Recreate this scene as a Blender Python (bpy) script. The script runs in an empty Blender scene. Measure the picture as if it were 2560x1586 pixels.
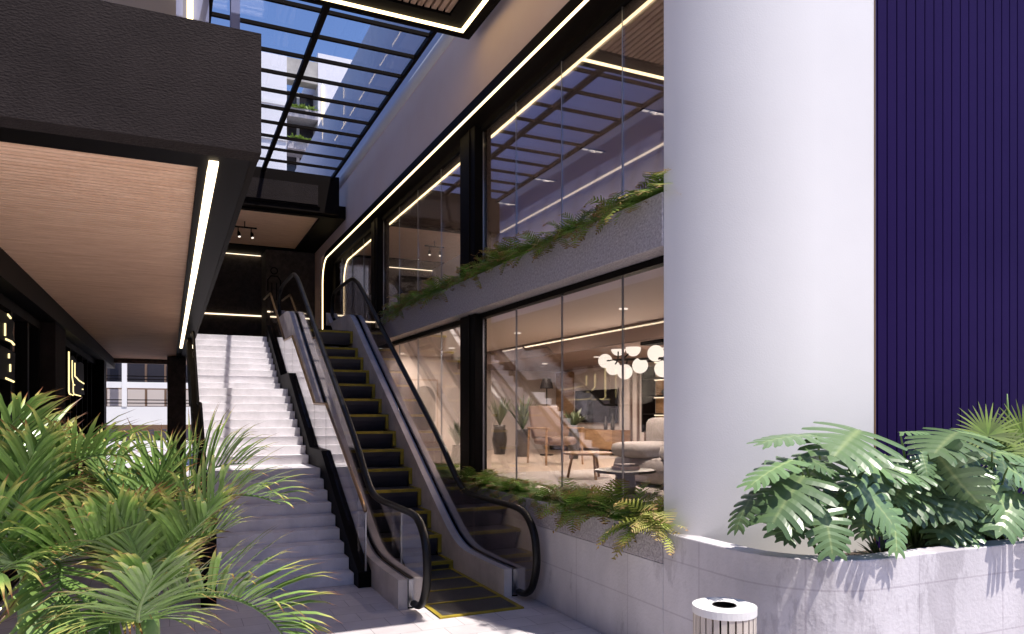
import bpy, math, random
from mathutils import Vector, Matrix
R = math.radians
rnd = random.Random(7)
scene = bpy.context.scene
COL = scene.collection

# ---------------------------------------------------------------- camera, sky, sun, exposure
TH = R(25.04)
cam_d = bpy.data.cameras.new('camera'); cam = bpy.data.objects.new('camera', cam_d); COL.objects.link(cam)
cam.location = (0, 0, 2.0); cam.rotation_euler = (R(90), 0, -TH)
cam_d.sensor_width = 36.0; cam_d.sensor_fit = 'HORIZONTAL'; cam_d.lens = 36.0*1832/2560
cam_d.shift_y = 239/2560; cam_d.clip_start = 0.05; cam_d.clip_end = 2000
scene.camera = cam
SUN_AZ = R(26); SUN_EL = R(67.9)          # azimuth measured from -Y towards +X
world = bpy.data.worlds.new('World'); scene.world = world; world.use_nodes = True
wn = world.node_tree; wn.nodes.clear()
sky = wn.nodes.new('ShaderNodeTexSky'); sky.sky_type = 'NISHITA'; sky.sun_disc = False
sky.sun_elevation = SUN_EL; sky.sun_rotation = math.pi - SUN_AZ
sky.air_density = 1.3; sky.dust_density = 0.3; sky.ozone_density = 3.0
mixw = wn.nodes.new('ShaderNodeMix'); mixw.data_type = 'RGBA'; mixw.blend_type = 'MULTIPLY'
mixw.inputs[0].default_value = 1.0; mixw.inputs[7].default_value = (.97, 1.02, 1.33, 1)
bg = wn.nodes.new('ShaderNodeBackground'); bg.inputs[1].default_value = 0.095
ow = wn.nodes.new('ShaderNodeOutputWorld')
wn.links.new(sky.outputs[0], mixw.inputs[6]); wn.links.new(mixw.outputs[2], bg.inputs[0]); wn.links.new(bg.outputs[0], ow.inputs[0])
sd = bpy.data.lights.new('sun', 'SUN'); sun = bpy.data.objects.new('sun', sd); COL.objects.link(sun)
sd.energy = 5.0; sd.angle = R(0.5); sd.color = (1.0, 0.93, 0.85)
sdir = Vector((math.sin(SUN_AZ)*math.cos(SUN_EL), -math.cos(SUN_AZ)*math.cos(SUN_EL), math.sin(SUN_EL)))
sun.location = sdir*40; sun.rotation_euler = sdir.to_track_quat('Z', 'Y').to_euler()
vs = scene.view_settings; vs.view_transform = 'Standard'; vs.look = 'None'; vs.gamma = 1.0; vs.exposure = 0.4
scene.cycles.max_bounces = 10; scene.cycles.transparent_max_bounces = 24
scene.cycles.diffuse_bounces = 7; scene.cycles.glossy_bounces = 5; scene.cycles.sample_clamp_indirect = 4.0
scene.cycles.use_denoising = True; scene.cycles.caustics_reflective = False; scene.cycles.caustics_refractive = False

# ---------------------------------------------------------------- helpers
def P(px, py, d):
    "world point seen at pixel (px, py) of the 2560 wide survey picture, d metres ahead"
    l = (px-1280)/1832
    s, c = math.sin(TH), math.cos(TH)
    return Vector((d*(s+l*c), d*(c-l*s), 2+d*(1032-py)/1832))

class MB:
    def __init__(s): s.v = []; s.f = []; s.uv = []; s.mi = []
    def face(s, pts, uv=None, mi=0):
        i = len(s.v); s.v += [tuple(p) for p in pts]; s.f.append(tuple(range(i, i+len(pts))))
        s.uv.append(uv or [(0, 0)]*len(pts)); s.mi.append(mi)
    def box(s, x0, y0, z0, x1, y1, z1, mi=0):
        if x0 > x1: x0, x1 = x1, x0
        if y0 > y1: y0, y1 = y1, y0
        if z0 > z1: z0, z1 = z1, z0
        i = len(s.v)
        s.v += [(x0,y0,z0),(x1,y0,z0),(x1,y1,z0),(x0,y1,z0),(x0,y0,z1),(x1,y0,z1),(x1,y1,z1),(x0,y1,z1)]
        for q in ((0,3,2,1),(4,5,6,7),(0,1,5,4),(1,2,6,5),(2,3,7,6),(3,0,4,7)):
            s.f.append(tuple(i+k for k in q)); s.uv.append([(0,0),(1,0),(1,1),(0,1)]); s.mi.append(mi)
        return s
    def prism_x(s, poly, x0, x1, mi=0):
        "polygon in (y, z) extruded along x"
        n = len(poly); i = len(s.v)
        s.v += [(x0, p[0], p[1]) for p in poly]+[(x1, p[0], p[1]) for p in poly]
        s.f.append(tuple(i+k for k in range(n))); s.uv.append([(0,0)]*n); s.mi.append(mi)
        s.f.append(tuple(i+n+k for k in reversed(range(n)))); s.uv.append([(0,0)]*n); s.mi.append(mi)
        for k in range(n):
            k2 = (k+1) % n
            s.f.append((i+k, i+n+k, i+n+k2, i+k2)); s.uv.append([(0,0)]*4); s.mi.append(mi)
        return s
    def prism_z(s, poly, z0, z1, mi=0):
        "polygon in (x, y) extruded along z; uv = (length along outline, z)"
        n = len(poly); i = len(s.v)
        s.v += [(p[0], p[1], z0) for p in poly]+[(p[0], p[1], z1) for p in poly]
        s.f.append(tuple(i+k for k in reversed(range(n)))); s.uv.append([(.3,.3)]*n); s.mi.append(mi)
        s.f.append(tuple(i+n+k for k in range(n))); s.uv.append([(.3,.3)]*n); s.mi.append(mi)
        L = 0
        for k in range(n):
            k2 = (k+1) % n; dl = math.dist(poly[k], poly[k2])
            s.f.append((i+k, i+k2, i+n+k2, i+n+k)); s.uv.append([(L,z0),(L+dl,z0),(L+dl,z1),(L,z1)]); s.mi.append(mi); L += dl
        return s
    def tube(s, pts, r, n=8, mi=0, sx=1.0, closed=False):
        "swept tube; r a number or a list; sx flattens sideways"
        pts = [Vector(p) for p in pts]; i0 = len(s.v); m = len(pts)
        up = None
        for k, p in enumerate(pts):
            t = (pts[min(k+1, m-1)]-pts[max(k-1, 0)]).normalized()
            if up is None:
                ref = Vector((1,0,0)) if abs(t.x) < .9 else Vector((0,0,1))
                up = t.cross(ref).normalized()
            up = (up - t*up.dot(t)).normalized(); sd_ = t.cross(up)
            rr = r[k] if isinstance(r, (list, tuple)) else r
            for j in range(n):
                a = 2*math.pi*j/n; s.v.append(tuple(p+up*rr*math.cos(a)+sd_*rr*sx*math.sin(a)))
        for k in range(m-1):
            for j in range(n):
                j2 = (j+1) % n
                s.f.append((i0+k*n+j, i0+k*n+j2, i0+(k+1)*n+j2, i0+(k+1)*n+j)); s.uv.append([(k/m,0)]*4); s.mi.append(mi)
        s.f.append(tuple(i0+j for j in reversed(range(n)))); s.uv.append([(0,0)]*n); s.mi.append(mi)
        s.f.append(tuple(i0+(m-1)*n+j for j in range(n))); s.uv.append([(1,0)]*n); s.mi.append(mi)
        return s
    def lathe(s, c, prof, n=24, mi=0):
        i0 = len(s.v); m = len(prof)
        for (r, z) in prof:
            for j in range(n):
                a = 2*math.pi*j/n; s.v.append((c[0]+r*math.cos(a), c[1]+r*math.sin(a), c[2]+z))
        for k in range(m-1):
            for j in range(n):
                j2 = (j+1) % n
                s.f.append((i0+k*n+j, i0+k*n+j2, i0+(k+1)*n+j2, i0+(k+1)*n+j)); s.uv.append([(0,0)]*4); s.mi.append(mi)
        s.f.append(tuple(i0+j for j in reversed(range(n)))); s.uv.append([(0,0)]*n); s.mi.append(mi)
        s.f.append(tuple(i0+(m-1)*n+j for j in range(n))); s.uv.append([(0,0)]*n); s.mi.append(mi)
        return s
    def build(s, name, mat, parent=None, smooth=False, bevel=0, loc=None):
        me = bpy.data.meshes.new(name)
        L = world_loc(parent) if parent else Vector((0,0,0))
        if loc is not None: L = Vector(loc)
        me.from_pydata([tuple(Vector(v)-L) for v in s.v], [], s.f)
        uvl = me.uv_layers.new(name='uv'); k = 0
        for u in s.uv:
            for t in u: uvl.data[k].uv = t; k += 1
        mats = mat if isinstance(mat, (list, tuple)) else [mat]
        for m_ in mats: me.materials.append(m_)
        for p, mi in zip(me.polygons, s.mi): p.material_index = mi; p.use_smooth = smooth
        me.update()
        o = bpy.data.objects.new(name, me); COL.objects.link(o)
        if parent: o.parent = parent
        elif loc is not None: o.location = loc
        if bevel:
            b = o.modifiers.new('bevel', 'BEVEL'); b.width = bevel; b.segments = 2; b.limit_method = 'ANGLE'
        return o

def world_loc(o):
    L = Vector((0,0,0))
    while o is not None: L += Vector(o.location); o = o.parent
    return L
def tag(o, label=None, cat=None, group=None, kind=None):
    if label: o['label'] = label
    if cat: o['category'] = cat
    if group: o['group'] = group
    if kind: o['kind'] = kind
    return o
def thing(name, label, cat, loc=(0,0,0), group=None):
    o = bpy.data.objects.new(name, None); COL.objects.link(o); o.location = loc; o.empty_display_size = .1
    return tag(o, label, cat, group)
def copy_tree(o, parent=None):
    c = o.copy(); COL.objects.link(c)
    if parent: c.parent = parent
    for ch in list(o.children): copy_tree(ch, c)
    return c

# ---------------------------------------------------------------- materials
def mat(name, col=(.5,.5,.5), rough=.6, metal=0.0, spec=.5):
    m = bpy.data.materials.new(name); m.use_nodes = True
    b = m.node_tree.nodes['Principled BSDF']
    b.inputs['Base Color'].default_value = (*col, 1); b.inputs['Roughness'].default_value = rough
    b.inputs['Metallic'].default_value = metal; b.inputs['Specular IOR Level'].default_value = spec
    return m
def N(m, t): return m.node_tree.nodes.new(t)
def LK(m, a, b): m.node_tree.links.new(a, b)
def coords(m, scale=(1,1,1), src='Object'):
    tc = N(m, 'ShaderNodeTexCoord'); mp = N(m, 'ShaderNodeMapping'); mp.inputs['Scale'].default_value = scale
    LK(m, tc.outputs[src], mp.inputs[0]); return mp.outputs[0]
def noisy(m, c1, c2, scale=3, detail=8, stretch=(1,1,1), rough=.6, bump=0, bscale=60, bstretch=(1,1,1), src='Object', lo=.35, hi=.65):
    b = m.node_tree.nodes['Principled BSDF']
    v = coords(m, stretch, src); n = N(m, 'ShaderNodeTexNoise'); n.inputs['Scale'].default_value = scale
    n.inputs['Detail'].default_value = detail; n.inputs['Roughness'].default_value = rough
    LK(m, v, n.inputs[0]); r = N(m, 'ShaderNodeValToRGB')
    r.color_ramp.elements[0].position = lo; r.color_ramp.elements[1].position = hi
    r.color_ramp.elements[0].color = (*c1, 1); r.color_ramp.elements[1].color = (*c2, 1)
    LK(m, n.outputs[0], r.inputs[0]); LK(m, r.outputs[0], b.inputs['Base Color'])
    if bump:
        v2 = coords(m, bstretch, src); n2 = N(m, 'ShaderNodeTexNoise'); n2.inputs['Scale'].default_value = bscale
        n2.inputs['Detail'].default_value = 6; LK(m, v2, n2.inputs[0])
        bp = N(m, 'ShaderNodeBump'); bp.inputs['Strength'].default_value = bump; bp.inputs['Distance'].default_value = .02
        LK(m, n2.outputs[0], bp.inputs['Height']); LK(m, bp.outputs[0], b.inputs['Normal'])
    return r
def emis(name, col, strength):
    m = bpy.data.materials.new(name); m.use_nodes = True; m.node_tree.nodes.clear()
    e = N(m, 'ShaderNodeEmission'); e.inputs[0].default_value = (*col, 1); e.inputs[1].default_value = strength
    o = N(m, 'ShaderNodeOutputMaterial'); LK(m, e.outputs[0], o.inputs[0]); return m
def glass(name, tint=(1,1,1), base=.06, gain=.9, power=3.0, gcol=(1,1,1)):
    m = bpy.data.materials.new(name); m.use_nodes = True; m.node_tree.nodes.clear()
    t = N(m, 'ShaderNodeBsdfTransparent'); t.inputs[0].default_value = (*tint, 1)
    g = N(m, 'ShaderNodeBsdfGlossy'); g.inputs['Roughness'].default_value = 0.0; g.inputs[0].default_value = (*gcol, 1)
    lw = N(m, 'ShaderNodeLayerWeight'); lw.inputs[0].default_value = .5
    pw = N(m, 'ShaderNodeMath'); pw.operation = 'POWER'; pw.inputs[1].default_value = power
    ma = N(m, 'ShaderNodeMath'); ma.operation = 'MULTIPLY_ADD'; ma.inputs[1].default_value = gain; ma.inputs[2].default_value = base; ma.use_clamp = True
    mx = N(m, 'ShaderNodeMixShader'); o = N(m, 'ShaderNodeOutputMaterial')
    LK(m, lw.outputs['Facing'], pw.inputs[0]); LK(m, pw.outputs[0], ma.inputs[0]); LK(m, ma.outputs[0], mx.inputs[0])
    LK(m, t.outputs[0], mx.inputs[1]); LK(m, g.outputs[0], mx.inputs[2]); LK(m, mx.outputs[0], o.inputs[0]); return m

# board-marked concrete with formwork joints (uv: metres along the wall, height)
M = {}
def concrete(name, c1, c2, du=.87, joints=(.44, .85)):
    m = mat(name, c1, .75); r = noisy(m, c1, c2, 1.6, 10, (1,1,.5), .65, bump=.25, bscale=35)
    nt = m.node_tree; b = nt.nodes['Principled BSDF']
    tc = N(m, 'ShaderNodeTexCoord'); sp = N(m, 'ShaderNodeSeparateXYZ'); LK(m, tc.outputs['UV'], sp.inputs[0])
    def op(o, a, bb=None, c=None):
        n = N(m, 'ShaderNodeMath'); n.operation = o
        for i, x in enumerate((a, bb, c)):
            if x is None: continue
            if isinstance(x, (int, float)): n.inputs[i].default_value = x
            else: LK(m, x, n.inputs[i])
        return n.outputs[0]
    fu = op('FRACT', op('DIVIDE', sp.outputs[0], du)); mask = op('LESS_THAN', op('ABSOLUTE', op('SUBTRACT', fu, .5)), .006/du)
    for z in joints: mask = op('MAXIMUM', mask, op('LESS_THAN', op('ABSOLUTE', op('SUBTRACT', sp.outputs[1], z)), .006))
    # pale limewash patches
    n3 = N(m, 'ShaderNodeTexNoise'); n3.inputs['Scale'].default_value = 1.1; n3.inputs['Detail'].default_value = 12; n3.inputs['Roughness'].default_value = .72
    LK(m, coords(m, (1,1,.35)), n3.inputs[0]); r3 = N(m, 'ShaderNodeValToRGB')
    r3.color_ramp.elements[0].position = .57; r3.color_ramp.elements[1].position = .60; LK(m, n3.outputs[0], r3.inputs[0])
    mx3 = N(m, 'ShaderNodeMix'); mx3.data_type = 'RGBA'; mx3.blend_type = 'MULTIPLY'; mx3.inputs[7].default_value = (.80,.79,.80,1)
    LK(m, r3.outputs[0], mx3.inputs[0]); LK(m, r.outputs[0], mx3.inputs[6])
    # tie holes
    vo = N(m, 'ShaderNodeTexVoronoi'); vo.inputs['Scale'].default_value = 2.2; LK(m, coords(m), vo.inputs[0])
    hole = op('LESS_THAN', vo.outputs['Distance'], .022)
    mask2 = op('MAXIMUM', mask, hole)
    mx = N(m, 'ShaderNodeMix'); mx.data_type = 'RGBA'; mx.blend_type = 'MULTIPLY'; mx.inputs[7].default_value = (.82,.80,.82,1)
    LK(m, mask2, mx.inputs[0]); LK(m, mx3.outputs[2], mx.inputs[6]); LK(m, mx.outputs[2], b.inputs['Base Color'])
    return m
M['concrete'] = concrete('cast_concrete', (.50,.475,.495), (.64,.61,.635))
M['soft_concrete'] = mat('escalator_concrete', (.5,.47,.45), .6); noisy(M['soft_concrete'], (.54,.48,.44), (.72,.65,.61), 3, 9, bump=.08, bscale=40)
M['granite'] = mat('rough_granite', (.2,.19,.2), .85); noisy(M['granite'], (.20,.18,.19), (.62,.57,.60), 38, 10, rough=.8, bump=.8, bscale=45, lo=.3, hi=.7)
M['stucco'] = mat('dark_stucco', (.05,.04,.04), .9, spec=.2); noisy(M['stucco'], (.014,.0095,.009), (.026,.019,.018), 1.2, 10, rough=.7, bump=.55, bscale=48, bstretch=(1,1,2.2))
M['darkwall'] = mat('dark_lobby_wall', (.06,.05,.045), .8); noisy(M['darkwall'], (.040,.031,.027), (.095,.076,.066), 9, 10, rough=.75, bump=.5, bscale=30)
M['black'] = mat('black_metal', (.004,.003,.003), .55, spec=.06)
M['rubber'] = mat('black_rubber', (.005,.004,.004), .42, spec=.3)
M['brown_metal'] = mat('bronze_metal', (.007,.0045,.0035), .6, spec=.06)
M['wood'] = mat('timber_slats', (.5,.33,.22), .6); noisy(M['wood'], (.68,.41,.25), (.90,.62,.42), 2.4, 10, (1.2,9,9), .65, lo=.3, hi=.7)
M['wood_y'] = mat('timber_slats_long', (.5,.33,.22), .6); noisy(M['wood_y'], (.34,.215,.145), (.56,.39,.28), 2.4, 10, (9,1.2,9), .65)
M['oak'] = mat('oak', (.3,.17,.08), .5); noisy(M['oak'], (.25,.14,.07), (.42,.26,.14), 3, 8, (1,1,8))
M['white'] = mat('white_render', (.80,.79,.80), .7); noisy(M['white'], (.70,.68,.665), (.73,.71,.695), .8, 4, bump=.05, bscale=80)
M['beige'] = mat('beige_render', (.62,.55,.50), .75); noisy(M['beige'], (.90,.66,.50), (.93,.71,.56), .7, 4, bump=.04, bscale=70)
M['purple'] = mat('purple_metal_cladding', (.012,.006,.045), .6, spec=.06); noisy(M['purple'], (.012,.0045,.046), (.015,.006,.054), .6, 3)
M['groove'] = mat('cladding_groove', (.006,.004,.01), .8)
M['stone'] = mat('pale_stone', (.7,.69,.68), .5); noisy(M['stone'], (.60,.565,.58), (.78,.74,.76), 2.2, 12, (1,1,1), .72, bump=.05, bscale=30, lo=.33, hi=.6)
M['yellow'] = mat('yellow_paint', (.52,.38,.02), .6); noisy(M['yellow'], (.26,.19,.012), (.40,.30,.02), 9, 8)
M['steel'] = mat('brushed_steel', (.35,.36,.40), .3, 1.0)
M['brass'] = mat('brass_rail', (.35,.22,.12), .3, .9)
M['grass_pad'] = mat('soil', (.05,.035,.025), .95); noisy(M['grass_pad'], (.03,.02,.015), (.09,.065,.045), 20, 8, bump=.8, bscale=40)
M['glass'] = glass('shop_glass', (.97,.96,.97), .045, .8, 2.6)
M['glass_up'] = glass('upper_glass', (.80,.79,.82), .22, .75, 2.0)
M['glass_dark'] = glass('dark_shopfront_glass', (.6,.6,.65), .34, .6, 2.0)
M['glass_rail'] = glass('balustrade_glass', (.80,.78,.80), .10, .7, 2.6)
M['glass_sky'] = glass('skylight_glass', (.97,.98,1.0), .03, .25, 4.0)
M['led'] = emis('warm_led', (1.0,.76,.40), 3.2)
M['led_left'] = emis('warm_led_wide', (1.0,.80,.54), 3.6)
M['led_soft'] = emis('warm_led_soft', (1.0,.80,.55), 1.6)
M['lamp'] = emis('opal_lamp', (1.0,.86,.72), 1.15)
M['neon'] = emis('neon_tube', (1.0,.80,.36), 1.5)
M['brassled'] = emis('lit_edge', (1.0,.78,.25), 1.0)
M['fabric'] = mat('linen', (.42,.38,.36), .9); noisy(M['fabric'], (.38,.34,.32), (.46,.42,.40), 30, 4, bump=.2, bscale=120)
M['tan'] = mat('tan_leather', (.17,.105,.07), .55)
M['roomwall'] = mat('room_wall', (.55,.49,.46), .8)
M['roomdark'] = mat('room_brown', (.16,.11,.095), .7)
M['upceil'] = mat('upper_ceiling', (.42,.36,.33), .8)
M['boards'] = mat('pale_floor_boards', (.5,.4,.32), .35); noisy(M['boards'], (.42,.33,.26), (.56,.46,.38), 2, 8, (.6,7,1))
M['screen'] = mat('tv_screen', (.006,.005,.005), .4, spec=.1)
M['art'] = mat('abstract_canvas', (.2,.2,.2), .6); noisy(M['art'], (.03,.03,.03), (.6,.56,.52), 2.2, 3, (1,1,2.4), lo=.46, hi=.52)
M['ceramic'] = mat('dark_ceramic', (.05,.045,.042), .4)
M['facade'] = mat('pale_facade', (.72,.70,.72), .8)
M['facade_mid'] = mat('grey_facade', (.28,.26,.28), .8)
M['facade_dark'] = mat('window_dark', (.03,.028,.035), .15)
M['green_wall'] = mat('green_fin', (.10,.22,.03), .8); noisy(M['green_wall'], (.05,.12,.015), (.13,.25,.04), 3, 10, bump=.8, bscale=10)
M['fin'] = mat('dark_fin', (.05,.04,.05), .6)
M['bluegrey'] = mat('blue_grey_panel', (.17,.20,.40), .6)

# escalator tread metal with grooves
m = mat('grooved_metal', (.10,.10,.13), .38, .6); v = coords(m, (1,1,1)); w = N(m, 'ShaderNodeTexWave'); w.inputs['Scale'].default_value = 30; w.bands_direction = 'X'
LK(m, v, w.inputs[0]); bp = N(m, 'ShaderNodeBump'); bp.inputs['Strength'].default_value = .6; bp.inputs['Distance'].default_value = .01
LK(m, w.outputs[1], bp.inputs['Height']); LK(m, bp.outputs[0], m.node_tree.nodes['Principled BSDF'].inputs['Normal']); M['tread'] = m
M['plate'] = mat('comb_plate', (.07,.065,.065), .45, .4); noisy(M['plate'], (.05,.046,.046), (.09,.085,.085), 140, 4, bump=.3, bscale=120)
# paving slabs
m = mat('paving', (.6,.6,.6), .7); b = m.node_tree.nodes['Principled BSDF']
v = coords(m); br = N(m, 'ShaderNodeTexBrick'); br.offset = .5; br.inputs['Scale'].default_value = 1.0
br.inputs['Color1'].default_value = (.56,.52,.54,1); br.inputs['Color2'].default_value = (.62,.58,.60,1); br.inputs['Mortar'].default_value = (.27,.25,.27,1)
br.inputs['Mortar Size'].default_value = .003; br.inputs['Brick Width'].default_value = .42; br.inputs['Row Height'].default_value = .28
LK(m, v, br.inputs[0]); nn = N(m, 'ShaderNodeTexNoise'); nn.inputs['Scale'].default_value = 3; nn.inputs['Detail'].default_value = 10
LK(m, v, nn.inputs[0]); rr = N(m, 'ShaderNodeValToRGB'); rr.color_ramp.elements[0].color = (.82,.82,.82,1); rr.color_ramp.elements[0].position = .3; rr.color_ramp.elements[1].position = .7
LK(m, nn.outputs[0], rr.inputs[0]); mx = N(m, 'ShaderNodeMix'); mx.data_type = 'RGBA'; mx.blend_type = 'MULTIPLY'; mx.inputs[0].default_value = 1
LK(m, br.outputs[0], mx.inputs[6]); LK(m, rr.outputs[0], mx.inputs[7]); LK(m, mx.outputs[2], b.inputs['Base Color']); M['paving'] = m

def leafmat(name, stops, noise=.25, rough=.45, trans=.25, tint_src=True):
    "colour runs along uv.x (root to tip of a blade) with per-clump noise"
    m = mat(name, stops[0][1], rough); b = m.node_tree.nodes['Principled BSDF']
    tc = N(m, 'ShaderNodeTexCoord'); sp = N(m, 'ShaderNodeSeparateXYZ'); LK(m, tc.outputs['UV'], sp.inputs[0])
    r = N(m, 'ShaderNodeValToRGB'); cr = r.color_ramp
    cr.elements[0].position = stops[0][0]; cr.elements[0].color = (*stops[0][1], 1)
    cr.elements[1].position = stops[-1][0]; cr.elements[1].color = (*stops[-1][1], 1)
    for p_, c_ in stops[1:-1]:
        e = cr.elements.new(p_); e.color = (*c_, 1)
    n = N(m, 'ShaderNodeTexNoise'); n.inputs['Scale'].default_value = 7; n.inputs['Detail'].default_value = 6; LK(m, tc.outputs['Object'], n.inputs[0])
    ad = N(m, 'ShaderNodeMath'); ad.operation = 'MULTIPLY_ADD'; ad.inputs[1].default_value = noise; LK(m, n.outputs[0], ad.inputs[0])
    sb = N(m, 'ShaderNodeMath'); sb.operation = 'SUBTRACT'; sb.inputs[1].default_value = noise/2; LK(m, sp.outputs[0], sb.inputs[0]); LK(m, sb.outputs[0], ad.inputs[2])
    LK(m, ad.outputs[0], r.inputs[0]); 
    # blade to blade variation from uv.y
    hs = N(m, 'ShaderNodeHueSaturation'); mr = N(m, 'ShaderNodeMapRange'); mr.inputs[3].default_value = .65; mr.inputs[4].default_value = 1.45
    LK(m, sp.outputs[1], mr.inputs[0]); LK(m, mr.outputs[0], hs.inputs['Value']); LK(m, r.outputs[0], hs.inputs['Color'])
    LK(m, hs.outputs[0], b.inputs['Base Color'])
    tr = N(m, 'ShaderNodeBsdfTranslucent'); LK(m, hs.outputs[0], tr.inputs[0]); ms = N(m, 'ShaderNodeMixShader'); ms.inputs[0].default_value = trans
    o = m.node_tree.nodes['Material Output']; LK(m, b.outputs[0], ms.inputs[1]); LK(m, tr.outputs[0], ms.inputs[2]); LK(m, ms.outputs[0], o.inputs[0])
    return m
M['palm'] = leafmat('palm_leaf', [(0,(.13,.22,.06)),(.62,(.21,.32,.085)),(.80,(.46,.44,.13)),(.90,(.22,.09,.04)),(1,(.13,.05,.03))], .20, .24, .22)
M['palmstem'] = mat('palm_stem', (.13,.24,.06), .5); noisy(M['palmstem'], (.09,.18,.04), (.22,.32,.09), 6, 6, (1,1,.4))
M['fern'] = leafmat('fern_green', [(0,(.10,.22,.04)),(.55,(.21,.38,.06)),(.85,(.26,.17,.05)),(1,(.22,.09,.04))], .5, .6, .3)
M['fern2'] = leafmat('fern_rust', [(0,(.09,.18,.03)),(.6,(.18,.28,.05)),(.88,(.28,.19,.06)),(1,(.25,.11,.06))], .5, .65, .3)
M['fern3'] = leafmat('fern_lime', [(0,(.14,.22,.04)),(.55,(.36,.42,.09)),(.9,(.42,.30,.13)),(1,(.34,.16,.08))], .5, .6, .3)
M['monstera'] = leafmat('monstera_leaf', [(0,(.28,.36,.16)),(.1,(.15,.235,.105)),(1,(.115,.195,.085))], .06, .30, .10)
M['fanpalm'] = leafmat('fan_palm_leaf', [(0,(.11,.20,.03)),(1,(.20,.27,.05))], .2, .5, .3)
M['lime'] = leafmat('lime_leaf', [(0,(.25,.30,.03)),(1,(.42,.40,.04))], .2, .5, .3)
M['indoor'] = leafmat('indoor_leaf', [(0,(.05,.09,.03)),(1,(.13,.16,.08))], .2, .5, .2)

# ---------------------------------------------------------------- key measurements
WX = 3.544           # face of the right hand building
GX = 3.80            # its glazing
SX0, SX1 = .42, 1.944   # stair
EL0, EL1, ER0, ER1 = 2.10, 2.367, 3.279, 3.535   # escalator decks
UF = 3.67            # upper floor level

# ground
g = MB(); g.box(-300, -300, -.2, 400, 500, 0); tag(g.build('plaza_paving', M['paving']), 'pale stone slab paving of the plaza', None, None, 'structure')

# ---------------------------------------------------------------- concrete plinth and planter
pts = [(WX, 17.0), (WX, 3.98)]
for k in range(1, 10):
    a = math.pi/2*k/9; pts.append((WX+.68-.68*math.cos(a), 3.98-.68*math.sin(a)))
pts += [(4.9, 3.29), (6.2, 3.26), (9.5, 3.2)]
inner = [(9.5, 3.36), (6.2, 3.42), (4.9, 3.45)]
for k in range(9, -1, -1):
    a = math.pi/2*k/9; inner.append((WX+.68-.52*math.cos(a), 3.98-.52*math.sin(a)))
inner += [(WX+.16, 17.0)]
pl = thing('concrete_planter', 'long cast concrete plinth wall curving into the raised planter of monsteras', 'planter', (WX, 4, 0))
# top height: lower along the wall (granite box sits on it), full height from the column on
wallA = [p for p in pts if p[1] >= 4.76] + [(WX, 4.76)]
mb = MB(); mb.prism_z([(WX, 17.0), (WX, 4.76), (WX+.16, 4.76), (WX+.16, 17.0)], 0, .80)
mb.build('wall', M['concrete'], pl, bevel=.006)
mb = MB(); mb.prism_z([(WX, 4.757)]+pts[1:]+inner[:-1]+[(WX+.16, 4.757)], 0, 1.05); mb.build('curved_wall', M['concrete'], pl, smooth=False, bevel=.008)
soilp = [(9.5, 3.365), (6.2, 3.425), (4.9, 3.455)]+[(WX+.69-.50*math.cos(math.pi/2*k/9), 3.99-.50*math.sin(math.pi/2*k/9)) for k in range(9, -1, -1)]+[(WX+.19, 4.7), (9.5, 4.7)]
mb = MB(); mb.prism_z(soilp[::-1], .2, .90); mb.build('soil', M['grass_pad'], pl)
tr = thing('fern_trough', 'rough grey granite trough of ferns below the ground floor window', 'planter', (WX, 8, .8))
mb = MB(); mb.box(WX-.004, 4.762, .803, WX+.05, 12.6, 1.06); mb.build('front', M['granite'], tr, bevel=.006)
mb = MB(); mb.box(WX+.053, 4.762, .803, GX-.03, 12.6, .98); mb.build('soil', M['grass_pad'], tr)
lg = thing('fern_ledge', 'rough grey stone ledge of ferns between the two glazed floors', 'planter', (WX, 8, 3.3))
mb = MB(); mb.box(WX, 4.77, 3.324, WX+.06, 13.35, 3.755); mb.build('front', M['granite'], lg, bevel=.006)
mb = MB(); mb.box(WX+.063, 4.77, 3.328, GX+.02, 13.35, 3.66); mb.build('soil', [M['granite']], lg)

# ---------------------------------------------------------------- white rounded wall and ribbed cladding
CX, CY, CR = 4.5, 5.1, 1.0
poly = []
A0 = math.asin((CY-4.765)/CR)
for k in range(0, 49):
    a = math.pi + A0 + (math.pi/2-A0)*k/48
    poly.append((CX+CR*math.cos(a), CY+CR*math.sin(a)))
poly += [(5.127, 4.1), (5.127, 4.765)]
mb = MB(); mb.prism_z(poly, .85, 13.0)
o = mb.build('rounded_wall', M['white']); tag(o, 'tall smooth white rounded wall rising from the concrete planter', 'wall')
for p in o.data.polygons: p.use_smooth = abs(p.normal.z) < .5
em = o.modifiers.new('split', 'EDGE_SPLIT'); em.split_angle = R(30)
rw = thing('ribbed_wall', 'dark purple ribbed cladding wall beside the white rounded wall', 'wall', (5.13, 4.13, .85))
mb = MB(); mb.box(5.13, 4.16, .85, 12, 4.5, 13); mb.build('backing', M['groove'], rw)
mb = MB(); x = 5.205
mb.box(5.13, 4.13, .85, 5.195, 4.16, 13)
while x < 11.8: mb.box(x, 4.13, .85, x+.106, 4.16, 13); x += .1156
mb.build('cladding_panel', M['purple'], rw, bevel=.004)
mb = MB(); mb.box(5.124, 4.092, .85, 5.134, 4.128, 13); mb.build('edge_trim', M['brass'], rw)

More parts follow.
